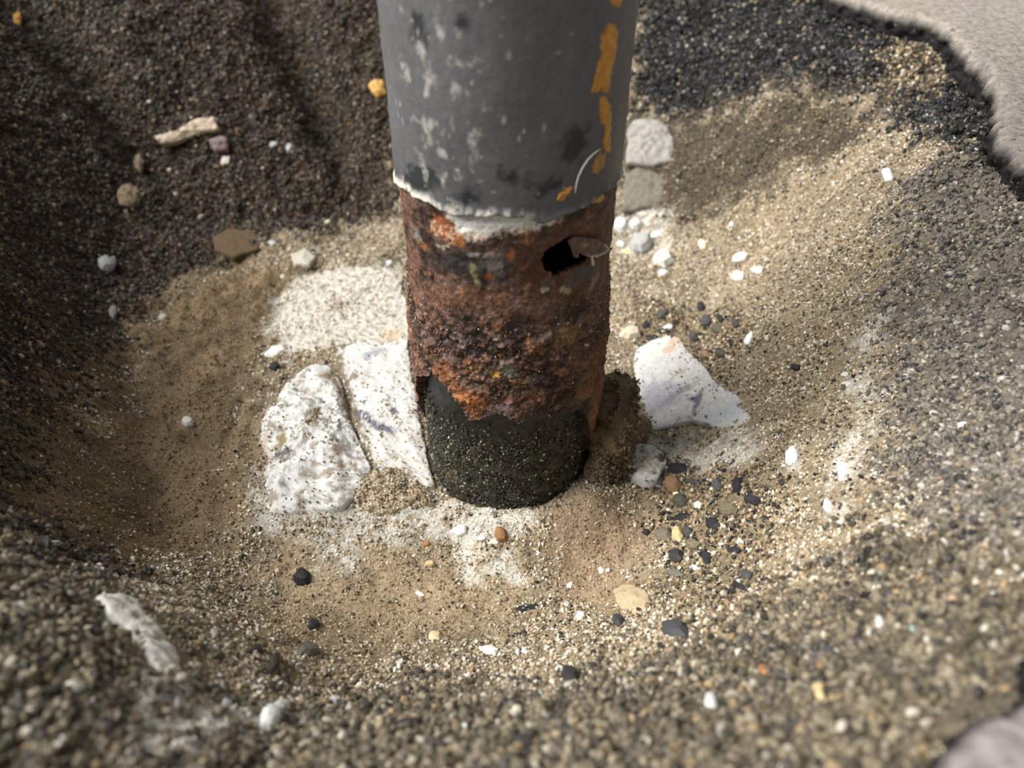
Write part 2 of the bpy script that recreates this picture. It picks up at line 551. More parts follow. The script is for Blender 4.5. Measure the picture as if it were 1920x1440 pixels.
# --- grey paint coat
edge_px = [(733, 322), (742, 342), (765, 360), (790, 374), (830, 392), (870, 402), (905, 400), (940, 404), (985, 412), (1020, 417), (1055, 402), (1085, 388), (1115, 372), (1145, 350), (1163, 325)]
ea = np.array(edge_px, float)
et, ez = pipe_hit(ea[:, 0], ea[:, 1], .030)


def edge_z(t):
    z = np.interp(t, et, ez)
    back = .1045
    w = sstep(et[-1], et[-1] + .5, np.abs(t))
    return z * (1 - w) + back * w


NTp = 560
tp = np.linspace(-math.pi, math.pi, NTp, endpoint=False)
zrow = np.concatenate([np.linspace(0, .062, 210), np.array([.070, .09, .13, .2, .3, .395])])
TT, ZZ = np.meshgrid(tp, zrow)
e = edge_z(TT) + .0011 * fbm(TT * .03 * 150, 0 * TT, 3.0, 5) 
fade = np.clip(1 - ZZ / .06, 0, 1)
zz = ZZ + e * fade + (1 - fade) * .105
rrp = .030 + .00018 * fbm(TT * .03 * 60, zz * 60, 0.4, 3) + .00005 * fbm(TT * .03 * 500, zz * 500, 1.4, 2)
rrp = rrp + .0005 * np.exp(-((zz - e) / .0012) ** 2)        # a slightly curled lip
sx, sz_ = (TT * .03), zz
pc = np.ones(TT.shape + (3,)) * lin((100, 101, 101))
pc *= (1 + .20 * fbm(sx * 70, sz_ * 45, .2, 3) + .12 * fbm(sx * 700, sz_ * 500, 2.2, 2))[..., None]


def blot_on(pc, sx, sz, px_pts, color, soft=.0006, amt=1.0, ns=900, r=.030, thr=None):
    poly = pipe_poly(px_pts, r)
    sd = poly_sd(sx, sz, poly)
    m = amt * sstep(-soft, soft, sd + soft * 1.3 * fbm(sx * ns, sz * ns, 5.0, 3))
    if thr is not None:
        m = m * sstep(thr, thr + .3, fbm(sx * ns, sz * ns, 15.0, 3))
    return pc * (1 - m[..., None]) + lin(color) * m[..., None]


def ell(cx, cy, w, h, rot=0, n=12):
    a = np.linspace(0, 2 * math.pi, n, endpoint=False)
    c, s = math.cos(math.radians(rot)), math.sin(math.radians(rot))
    u, v = w / 2 * np.cos(a), h / 2 * np.sin(a)
    return [(cx + c * i + s * j, cy - s * i + c * j) for i, j in zip(u, v)]


DK = (44, 47, 50)
WH = (226, 222, 208)
for (cx0, cy0, w, h, r0) in [(1077, 272, 40, 78, -28), (965, 333, 60, 18, -14), (1030, 350, 50, 22, 25), (790, 335, 70, 50, 0), (785, 60, 30, 80, 10), (870, 40, 22, 30, 0), (880, 372, 40, 30, 0)]:
    pc = blot_on(pc, sx, sz_, ell(cx0, cy0, w, h, r0), DK, .0014, .9, 400)
for (cx0, cy0, w, h, r0) in [(856, 145, 14, 24, 10), (853, 225, 16, 36, 22), (847, 197, 9, 12, 0), (1066, 137, 10, 11, 0), (1098, 180, 20, 24, 20), (1092, 155, 14, 16, 0), (939, 207, 7, 8, 0),
                             (740, 300, 7, 38, 4), (803, 200, 12, 34, -8), (800, 175, 10, 18, 0), (893, 155, 10, 14, 0), (885, 118, 14, 18, 0), (878, 212, 10, 12, 0), (847, 350, 8, 18, 0), (883, 348, 16, 26, 10),
                             (828, 350, 8, 12, 0), (927, 298, 10, 26, 25), (812, 40, 8, 30, -15), (745, 95, 5, 26, 14), (765, 175, 8, 26, 0), (1117, 245, 12, 22, -20), (1123, 265, 8, 14, 0), (812, 10, 8, 14, 0),
                             (865, 22, 6, 8, 0), (848, 12, 7, 9, 0), (981, 332, 5, 5, 0), (1024, 372, 6, 6, 0), (770, 175, 6, 20, 0), (1156, 28, 8, 12, 0), (793, 294, 8, 16, 0)]:
    pc = blot_on(pc, sx, sz_, ell(cx0, cy0, w * 1.15, h * 1.15, r0), WH, .0009, .85, 700, -.7)
# soft chalky scuffing
sc = blot_on(np.zeros(TT.shape + (3,)), sx, sz_, [(790, 30), (850, 60), (880, 120), (905, 170), (895, 260), (880, 380), (800, 380), (780, 250), (760, 120)], (255, 255, 255), .004)[..., :1]
m = sc * sstep(.25, .75, fbm(sx * 260, sz_ * 170, 8.0, 4) + .12)[..., None] * .6
pc = pc * (1 - m) + lin((205, 202, 192)) * m
# pale broken rim along the lower edge
rimw = np.interp(sx, [-.03, -.024, -.013, -.004, .006, .016, .03], [1.0, .95, .35, .9, .35, .08, .3])
m = (sstep(.0030, .0002, (zz - e) + .0014 * fbm(sx * 260, sz_ * 200, 14.0, 3)) * sstep(-.1, .4, fbm(sx * 420, sz_ * 260, 4.0, 3) - .35 + .75 * rimw))[..., None] * (.35 + .6 * rimw[..., None])
pc = pc * (1 - m) + lin((222, 214, 200)) * m
for _ in range(60):
    u0, v0 = RS.uniform(-.026, .008) + RS.normal() * .006, RS.uniform(.106, .165)
    w0, h0 = RS.uniform(.00015, .0006), RS.uniform(.0002, .0011)
    m = (RS.uniform(.15, .6) * sstep(1.4, .5, np.hypot((sx - u0) / w0, (sz_ - v0) / h0) + .5 * fbm(sx * 1500, sz_ * 1500, 6., 1)))[..., None]
    pc = pc * (1 - m) + lin((206, 200, 186)) * m
pc = np.clip(pc, .01, .9)
idx = np.arange(TT.size).reshape(TT.shape)
nxt = np.roll(idx, -1, 1)
F = np.stack([idx[:-1], nxt[:-1], nxt[1:], idx[1:]], -1).reshape(-1, 4)
V = cyl(TT.ravel(), zz.ravel(), rrp.ravel())
C = pc.reshape(-1, 3)
# inner lip ring so that the coat has thickness
lip = cyl(tp, e[0] + .0004, np.full(NTp, .0285))
n0 = len(V)
V = np.concatenate([V, lip])
C = np.concatenate([C, np.tile(lin((150, 140, 128)), (NTp, 1))])
li = n0 + np.arange(NTp)
F = np.concatenate([F, np.stack([li, np.roll(li, -1), nxt[0], idx[0]], -1)])
capc = len(V)  # closed top out of view, added so the hollow inside stays dark
V = np.concatenate([V, [[0, 0, .5]]])
C = np.concatenate([C, [lin((100, 100, 100))]])
F = np.concatenate([F, np.stack([idx[-1, ::2], nxt[-1, ::2], np.roll(idx[-1, ::2], -1), np.full(NTp // 2, capc)], -1)])
M_PAINT = tint_material('grey_paint', 1400, .07, .48, .25, .0002, .4)
me = new_mesh('paint_coat', V, F, C, True)
link('paint_coat', me, M_PAINT, post, label='scuffed grey paint coat with a chipped lower edge')

# --- ochre streak of old paint, a thin raised patch
def pipe_patch(name, pts, color, mat, lift=.00025, r=.0301, label=None, var=.25, nz=60, sub=2.2, rag=.0008):
    poly = pipe_poly(pts, .030)
    lo, hi = poly.min(0) - .001, poly.max(0) + .001
    st = max((hi - lo).max() / 150, .00022)
    U, Vv = np.meshgrid(np.arange(lo[0], hi[0], st), np.arange(lo[1], hi[1], st))
    sd = poly_sd(U, Vv, poly) + rag * fbm(U * 800, Vv * 800, 1.0, 3)
    rr_ = r + lift * sstep(-.0001, .0006, sd) * (1 + .5 * fbm(U * 900, Vv * 900, 3., 2)) - .0002 * (sd < 0)
    c = lin(color) * (1 + var * fbm(U * 500, Vv * 500, 4.0, 3))[..., None]
    idx = np.arange(U.size).reshape(U.shape)
    F = np.stack([idx[:-1, :-1], idx[:-1, 1:], idx[1:, 1:], idx[1:, :-1]], -1).reshape(-1, 4)
    keep = (sd.ravel()[F] > 0).any(1)
    F = F[keep]
    used = np.unique(F)
    remap = -np.ones(U.size, int)
    remap[used] = np.arange(len(used))
    V = cyl(U.ravel() / .030, Vv.ravel(), rr_.ravel())[used]
    me = new_mesh(name, V, remap[F], np.clip(c.reshape(-1, 3)[used], .01, .9), True)
    p = {'label': label} if label else {}
    return link(name, me, mat, post, **p)


OCH = (214, 150, 62)
streak = [(1150, 42), (1158, 60), (1156, 90), (1150, 120), (1143, 150), (1141, 165), (1136, 175), (1128, 165), (1118, 172), (1110, 172), (1113, 150), (1121, 120), (1126, 95), (1124, 70), (1136, 45)]
pipe_patch('paint_streak', streak, OCH, M_PAINT, label='long ochre paint streak on the grey coat')
pipe_patch('paint_streak', [(1128, 178), (1138, 180), (1143, 200), (1146, 225), (1144, 260), (1143, 285), (1135, 285), (1130, 262), (1136, 240), (1126, 222), (1123, 200)], OCH, M_PAINT, label='lower ochre paint streak on the grey coat')
pipe_patch('paint_streak', [(1125, 285), (1136, 290), (1133, 310), (1120, 325), (1110, 322), (1114, 300)], (186, 142, 78), M_PAINT, label='thin brownish ochre smear of paint')
pipe_patch('paint_streak', [(1148, -20), (1168, -20), (1164, 8), (1150, 12), (1144, 0)], OCH, M_PAINT, label='ochre paint dab at the top of the view')
pipe_patch('paint_streak', [(1060, 352), (1072, 352), (1066, 366), (1048, 380), (1045, 376), (1052, 362)], OCH, M_PAINT, label='small ochre paint dab above the torn hole')
pipe_patch('paint_streak', [(1111, 365), (1130, 362), (1134, 372), (1120, 378), (1106, 380)], (190, 150, 84), M_PAINT, label='pale ochre dab on the lower edge of the coat')

# --- rusted shaft with a torn hole
Z6 = lambda pts: [(960 + u / 8.0, 380 + v / 8.0) for u, v in pts]
hole_px = Z6([(460, 880), (490, 780), (600, 690), (700, 620), (850, 530), (900, 520), (1000, 600), (1100, 640), (1200, 740), (1180, 800), (1150, 880), (1050, 960), (930, 1020), (860, 1050), (760, 1090), (650, 1150), (600, 1090), (540, 1070), (480, 980)])
RS_R = .0290
hole = pipe_poly(hole_px, RS_R)
low_px = [(770, 738), (786, 754), (792, 700), (812, 699), (834, 710), (858, 738), (870, 756), (880, 782), (900, 778), (935, 770), (965, 784), (1000, 772), (1040, 778), (1075, 764), (1090, 770), (1096, 800), (1102, 842), (1118, 846), (1134, 812)]
la = np.array(low_px, float)
lt, lz = pipe_hit(la[:, 0], la[:, 1], RS_R)
o_ = np.argsort(lt)
lt, lz = lt[o_], lz[o_]


def low_z(t):
    w = sstep(lt[-1], lt[-1] + .4, np.abs(t))
    return np.interp(t, lt, lz) * (1 - w) + .012 * w


NTr, NZr = 620, 330
tr = np.linspace(-math.pi, math.pi, NTr, endpoint=False)
zr = np.linspace(.000, .1125, NZr)
TT, ZZ = np.meshgrid(tr, zr)
sx = TT * RS_R
cxr, cyr = np.sin(TT) * RS_R, -np.cos(TT) * RS_R
rough_lo = sstep(.082, .068, ZZ)                     # lower half is crustier than the upper
n_big = fbm(cxr * 90, cyr * 90, ZZ * 90, 3)
n_mid = fbm(cxr * 330, cyr * 330, ZZ * 330, 3)
n_fin = fbm(cxr * 1100, cyr * 1100, ZZ * 1100, 2)
rrr = RS_R + (.00025 + .0004 * rough_lo) * n_big + (.0003 + .0006 * rough_lo) * n_mid + (.00012 + .00032 * rough_lo) * n_fin
rrr += .0009 * rough_lo * (.5 + .5 * np.exp(-((ZZ - .05) / .022) ** 2))
# ridge where the crust begins, scaled off above it
rrr += .0006 * sstep(.004, -.004, ZZ - (.071 + .004 * np.sin(TT * 2.2 + 1)))
lowv = low_z(TT) + .0011 * fbm(sx * 500, ZZ * 500, 3.3, 3)
dlow = ZZ - lowv
hsd = poly_sd(sx, ZZ, hole) + .0004 * fbm(sx * 1200, ZZ * 1200, 7.0, 2)
# dented metal around the hole
rrr += -.0012 * np.exp(-(np.maximum(-hsd, 0) / .004) ** 2) * (TT > 0) * .6

DKR, MID, PURP, ORG, PALE = lin((52, 37, 30)), lin((112, 82, 66)), lin((122, 100, 96)), lin((164, 108, 60)), lin((206, 192, 172))
t1 = sstep(-.5, .5, n_big + .5 * n_mid)[..., None]
rc = DKR * (1 - t1) + MID * t1
t2 = (sstep(.15, .6, fbm(cxr * 210, cyr * 210, ZZ * 210 + 9, 3)))[..., None] * .65
rc = rc * (1 - t2) + PURP * t2
t3 = (sstep(.34, .7, fbm(cxr * 260, cyr * 260, ZZ * 260 + 31, 3)))[..., None] * .55
rc = rc * (1 - t3) + ORG * t3
t4 = (sstep(.55, .8, fbm(cxr * 700, cyr * 700, ZZ * 700 + 13, 2)))[..., None] * .6 * (.3 + .7 * rough_lo[..., None])
rc = rc * (1 - t4) + PALE * t4
rc = rc * (1 + .75 * n_fin + .25 * n_mid)[..., None]


def rb(pts, color, soft=.0008, amt=.9, ns=700, thr=None):
    global rc
    rc = blot_on(rc, sx, ZZ, pts, color, soft, amt, ns, RS_R, thr)


rb([(1000, 430), (1150, 390), (1150, 560), (1060, 560), (940, 520), (930, 470)], (100, 62, 40), .004, .55)
rb([(815, 405), (840, 405), (858, 420), (860, 445), (840, 452), (815, 435)], (160, 90, 46), .0012, .85)
rb([(836, 400), (900, 388), (990, 400), (1050, 412), (1005, 428), (940, 432), (900, 446), (866, 444)], (248, 245, 238), .0012, 1.0, 700, -.9)
rb([(850, 428), (900, 436), (960, 428), (1000, 424), (990, 434), (930, 442), (880, 450)], (226, 196, 160), .0010, .8, 900, -.2)
rb([(805, 415), (830, 420), (862, 440), (868, 455), (840, 455), (815, 440)], (232, 196, 160), .0008, .8, 900, -.1)
rb([(858, 438), (872, 440), (868, 460), (850, 458)], (190, 116, 62), .0006, .8)
rb([(900, 396), (930, 392), (945, 402), (925, 412)], (245, 242, 236), .0006, .95)
rb([(800, 470), (850, 468), (960, 470), (980, 500), (960, 530), (900, 540), (850, 515), (810, 505)], (48, 42, 40), .0020, .7, 500)
rb(ell(862, 492, 56, 40, 0), (40, 40, 42), .0012, .85)
rb(ell(905, 500, 26, 34, 0), (60, 58, 52), .0008, .8)
rb(ell(930, 494, 44, 46, 0), (112, 104, 100), .0010, .9)
rb(ell(948, 500, 6, 44, 4), (26, 20, 17), .0004, .9)
rb(ell(908, 525, 12, 50, -8), (22, 18, 16), .0006, .9)
rb(ell(820, 478, 12, 34, 18), (24, 20, 18), .0006, .9)
rb(ell(890, 515, 10, 46, 20), (150, 140, 96), .0006, .7)
rb(ell(888, 478, 24, 8, -6), (150, 148, 142), .0005, .8)
rb(ell(830, 462, 24, 9, 0), (196, 182, 160), .0005, .75)
rb(ell(782, 440, 8, 30, 14), (140, 140, 132), .0006, .7)
rb(ell(958, 480, 18, 20, 0), (170, 104, 64), .0008, .8)
rb(ell(915, 518, 16, 10, 0), (176, 92, 46), .0006, .85)
rb([(1050, 545), (1080, 510), (1120, 490), (1128, 500), (1085, 535), (1064, 540)], (92, 86, 80), .0008, .8)
rb(ell(1113, 528, 8, 44, -26), (150, 142, 132), .0005, .6)
rb([(830, 690), (850, 690), (905, 770), (890, 785), (868, 745), (840, 712)], (150, 98, 58), .0016, .75)
rb(ell(840, 690, 40, 34, 0), (140, 90, 54), .0016, .7)
rb(ell(890, 745, 60, 32, -30), (164, 104, 54), .0012, .75)
rb(ell(955, 688, 26, 24, 0), (128, 134, 128), .0008, .9)
rb(ell(930, 696, 16, 10, 0), (206, 160, 76), .0005, .85)
rb(ell(940, 760, 50, 28, 0), (148, 122, 122), .0010, .7, 900)
rb(ell(915, 690, 56, 10, 20), (60, 52, 40), .0008, .7)
rb(ell(1120, 700, 40, 160, 0), (120, 74, 38), .003, .6)
rb(ell(1115, 815, 30, 70, 0), (134, 80, 38), .002, .75)
rb(ell(1088, 728, 30, 20, 0), (150, 102, 60), .0012, .7)
rb(ell(1065, 625, 50, 30, 20), (160, 128, 76), .0016, .5)
rb(ell(870, 560, 160, 30, 0), (120, 84, 62), .003, .5)
rb(ell(1060, 545, 20, 10, 0), (190, 170, 140), .0005, .8)
rb(ell(1022, 545, 16, 9, 0), (216, 200, 180), .0005, .85)
# darker tint just above the tar
m = (sstep(.006, .0, dlow) * .55 * (TT > -.2))[..., None]
rc = rc * (1 - m) + lin((58, 52, 42)) * m
# pale torn lip of the hole
m = (sstep(.0007, .0001, -hsd) * (hsd < .0005) * sstep(-.1, .4, fbm(sx * 900, ZZ * 900, 2.0, 2) + .1) * (ZZ < .088))[..., None] * .7
rc = rc * (1 - m) + lin((176, 164, 150)) * m
gl = .62 + .2 * n_mid
rc = np.clip(rc, .006, .9)
idx = np.arange(TT.size).reshape(TT.shape)
nxt = np.roll(idx, -1, 1)
Fq = np.stack([idx[:-1], nxt[:-1], nxt[1:], idx[1:]], -1)
fin = np.stack([hsd.ravel()[Fq[..., k]] for k in range(4)]).mean(0)
flo = np.stack([dlow.ravel()[Fq[..., k]] for k in range(4)]).mean(0)
keep = (fin < 0) & (flo > 0)
V = cyl(TT.ravel(), ZZ.ravel(), rrr.ravel())
Vin = cyl(TT.ravel(), ZZ.ravel(), np.full(TT.size, RS_R - .0022))
# thickness walls along every torn edge
walls = []
kn = keep.astype(int)
dr = kn - np.roll(kn, -1, 1)                       # between column j and j+1
ii, jj = np.where(dr == 1)
walls.append(np.stack([nxt[ii, jj], nxt[ii + 1, jj], nxt[ii + 1, jj] + TT.size, nxt[ii, jj] + TT.size], -1))
ii, jj = np.where(dr == -1)
walls.append(np.stack([nxt[ii + 1, jj], nxt[ii, jj], nxt[ii, jj] + TT.size, nxt[ii + 1, jj] + TT.size], -1))
ii, jj = np.where((kn[:-1] - kn[1:]) != 0)
walls.append(np.stack([idx[ii + 1, jj], nxt[ii + 1, jj], nxt[ii + 1, jj] + TT.size, idx[ii + 1, jj] + TT.size], -1))
F = np.concatenate([Fq[keep]] + walls)
V2 = np.concatenate([V, Vin])
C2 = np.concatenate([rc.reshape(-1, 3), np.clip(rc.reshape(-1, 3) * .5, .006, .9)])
G2 = np.concatenate([gl.ravel(), np.full(TT.size, .8)])
used = np.unique(F)
remap = -np.ones(len(V2), int)
remap[used] = np.arange(len(used))
M_RUST = tint_material('rust', 1600, .35, .7, .6, .0004, .45, gloss_attr=True)
me = new_mesh('rusted_shaft', V2[used], remap[F], C2[used], True, G2[used])
link('rusted_shaft', me, M_RUST, post, label='crusted brown and orange rust with a torn hole')

# --- flap of steel bent out above the hole
flap = pipe_poly(Z6([(830, 560), (960, 500), (1250, 530), (1360, 610), (1395, 685), (1330, 740), (1200, 795), (1100, 785), (1040, 760), (972, 735), (968, 792), (900, 792), (885, 700)]), RS_R)
lo, hi = flap.min(0) - .0006, flap.max(0) + .0006
U, Vv = np.meshgrid(np.linspace(lo[0], hi[0], 90), np.linspace(lo[1], hi[1], 60))
sd = poly_sd(U, Vv, flap) + .0002 * fbm(U * 900, Vv * 900, 3.0, 2)
out = (hi[1] - Vv) / (hi[1] - lo[1])
rf = RS_R + .0004 + .0011 * out ** 1.5 + .0003 * fbm(U * 400, Vv * 400, 1.0, 3)
fc = lin((116, 88, 80)) * (1 + .5 * fbm(U * 700, Vv * 700, 4.0, 3))[..., None]
m = sstep(.0009, .0, sd)[..., None] * sstep(.55, .85, out)[..., None]
fc = fc * (1 - m) + lin((214, 208, 202)) * m
pm = (sstep(-.0004, .0003, poly_sd(U, Vv, pipe_poly(ell(1094, 457, 14, 8, 20), RS_R)) + .0004 * fbm(U * 900, Vv * 900, 8., 2)))[..., None] * .6
fc = fc * (1 - pm) + lin((186, 160, 120)) * pm
idx = np.arange(U.size).reshape(U.shape)
Fq = np.stack([idx[:-1, :-1], idx[:-1, 1:], idx[1:, 1:], idx[1:, :-1]], -1).reshape(-1, 4)
Fq = Fq[(sd.ravel()[Fq].mean(1) > 0)]
used = np.unique(Fq)
remap = -np.ones(U.size, int)
remap[used] = np.arange(len(used))
V = cyl(U.ravel() / RS_R, Vv.ravel(), rf.ravel())[used]
me = new_mesh('torn_flap', V, remap[Fq], np.clip(fc.reshape(-1, 3)[used], .01, .9), True, np.full(len(used), .5))
fl = link('torn_flap', me, M_RUST, post, label='torn flap of steel with a bright edge above the hole')
sm = fl.modifiers.new('thickness', 'SOLIDIFY')
sm.thickness = .0007
sm.offset = -1
# small pale drip hanging under the flap
t_, z_ = pipe_hit(np.array([1108., 1111.]), np.array([478., 498.]), RS_R + .001)
a_ = np.linspace(0, 2 * math.pi, 10, endpoint=False)
rowsv, k = [], 0
for f in np.linspace(0, 1, 7):
    tt, zc = t_[0] + (t_[1] - t_[0]) * f, z_[0] + (z_[1] - z_[0]) * f
    w = (.00032 + .00018 * f) * (1 if f < 1 else .3)
    c0 = cyl(np.array(tt), np.array(zc), np.array(RS_R + .0012))
    rowsv.append(np.stack([c0[0] + w * np.cos(a_), c0[1] + w * np.sin(a_), np.full(10, c0[2])], -1))
V = np.concatenate(rowsv)
idx = np.arange(70).reshape(7, 10)
nx2 = np.roll(idx, -1, 1)
me = new_mesh('drip', V, np.stack([idx[:-1], nx2[:-1], nx2[1:], idx[1:]], -1).reshape(-1, 4), np.tile(lin((206, 204, 200)), (70, 1)), True, np.full(70, .3))
link('drip', me, M_RUST, post, label='small pale drip under the torn flap')

# --- tar coating at the foot
NTt, NZt = 420, 150
tt_ = np.linspace(-math.pi, math.pi, NTt, endpoint=False)
zt_ = np.linspace(-.012, .052, NZt)
TT, ZZ = np.meshgrid(tt_, zt_)
RT = .0272
cxr, cyr = np.sin(TT) * RT, -np.cos(TT) * RT
sx = TT * RT
n_mid = fbm(cxr * 260, cyr * 260, ZZ * 260, 3)
n_fin = fbm(cxr * 1000, cyr * 1000, ZZ * 1000, 2)
sandy = sstep(.040, .026, ZZ + .004 * n_mid)
rt = RT + (.0002 + .0006 * sandy) * n_mid + (.00003 + .00030 * sandy) * n_fin + .0004 * sandy
tc_ = lin((26, 29, 27)) * (1 - sandy[..., None]) + lin((48, 47, 38)) * sandy[..., None]
tc_ = tc_ * (1 + .5 * n_mid + .4 * n_fin)[..., None]
tc_ = blot_on(tc_, sx, ZZ, [(790, 690), (835, 705), (832, 790), (818, 850), (800, 800)], (24, 28, 28), .0012, .9, 500, RT)
tc_ = blot_on(tc_, sx, ZZ, ell(850, 885, 40, 30, 0), (92, 78, 44), .0015, .6, 700, RT)
gl = .22 + .28 * sandy
V = cyl(TT.ravel(), ZZ.ravel(), rt.ravel())
idx = np.arange(TT.size).reshape(TT.shape)
nxt = np.roll(idx, -1, 1)
F = np.stack([idx[:-1], nxt[:-1], nxt[1:], idx[1:]], -1).reshape(-1, 4)
M_TAR = tint_material('tar', 1800, .4, .4, .7, .0003, .5, gloss_attr=True)
me = new_mesh('tar_coating', V, F, np.clip(tc_.reshape(-1, 3), .004, .9), True, gl.ravel())
tar = link('tar_coating', me, M_TAR, post, label='black tar coating at the foot with sand stuck to it')
# sand stuck in the tar, rust crumbs on the shaft (sub-parts, too many to count)
n = 12000
t0, z0 = RS.uniform(-1.75, 1.75, n), RS.uniform(-.004, .040, n)
okk = (z0 < low_z(t0) - .0005) & (RS.uniform(size=n) < sstep(.042, .024, z0))
t0, z0 = t0[okk], z0[okk]
s = .00015 + .00050 * RS.uniform(size=len(t0)) ** 2.2
cc = lin([(58, 56, 44), (82, 78, 62), (36, 36, 32), (128, 120, 98), (190, 184, 166)])[RS.choice(5, len(t0), p=[.40, .18, .30, .08, .04])]
me = grain_mesh('stuck_sand', cyl(t0, z0, np.full(len(t0), RT + .0006)), s, cc, False)
link('stuck_sand', me, M_GRAIN, tar, kind='stuff', label='grains of sand stuck in the tar')
n = 6500
t0, z0 = RS.uniform(-1.8, 1.8, n), RS.uniform(.012, .085, n) 
okk = (z0 > low_z(t0) + .0006) & (RS.uniform(size=n) < sstep(.084, .066, z0) * .9 + .1) & (poly_sd(t0 * RS_R, z0, hole) < -.002)
t0, z0 = t0[okk], z0[okk]
s = .00016 + .00042 * RS.uniform(size=len(t0)) ** 2.5
rloc = np.array([RS_R]) + .0009 * sstep(.082, .068, z0) * (.5 + .5 * np.exp(-((z0 - .05) / .022) ** 2)) + .0004
cc = lin([(98, 70, 56), (72, 52, 42), (136, 100, 76), (164, 112, 66), (150, 128, 118), (206, 190, 168)])[RS.choice(6, len(t0), p=[.32, .25, .17, .08, .11, .07])]
me = grain_mesh('rust_crumbs', cyl(t0, z0, rloc), s, cc, False)
link('rust_crumbs', me, M_GRAIN, post, kind='stuff', label='rough crumbs of rust on the shaft')

# --- thin pale thread stuck on the paint
tpx = np.array([(1127, 279), (1112, 288), (1100, 299), (1090, 314), (1083, 330), (1080, 345), (1079, 362)], float)
tf = np.linspace(0, 1, 40)
tpx = np.stack([np.interp(tf, np.linspace(0, 1, 7), tpx[:, k]) for k in (0, 1)], -1)
t0, z0 = pipe_hit(tpx[:, 0], tpx[:, 1], .0306)
pc_ = cyl(t0, z0, .0305 + .0005 * np.sin(tf * math.pi))
rowsv = []
for i in range(40):
    d = pc_[min(i + 1, 39)] - pc_[max(i - 1, 0)]
    d /= np.linalg.norm(d)
    a = np.cross(d, [0, 0, 1.]); a /= np.linalg.norm(a)
    b = np.cross(d, a)
    w = .00022 * (1 if 2 < i < 37 else .5)
    rowsv.append([pc_[i] + w * (math.cos(q) * a + math.sin(q) * b) for q in np.linspace(0, 2 * math.pi, 6, endpoint=False)])
V = np.array(rowsv).reshape(-1, 3)
idx = np.arange(240).reshape(40, 6)
nx2 = np.roll(idx, -1, 1)
me = new_mesh('thread', V, np.stack([idx[:-1], nx2[:-1], nx2[1:], idx[1:]], -1).reshape(-1, 4), np.tile(lin((228, 226, 218)), (240, 1)), True)
link('thread', me, M_STONE, label='thin curved white thread stuck to the grey paint above the torn hole', category='thread')


# ------------------------------------------------------------------ stones: lumps with a real outline, thickness and a frame of their own
MORTAR_TOPS = []


def frame_at(c_px):
    g = ground(np.array([c_px[0]]), np.array([c_px[1]]))[0]
    n = normal_at(np.array([g[0]]), np.array([g[1]]))[0]
    return g, n


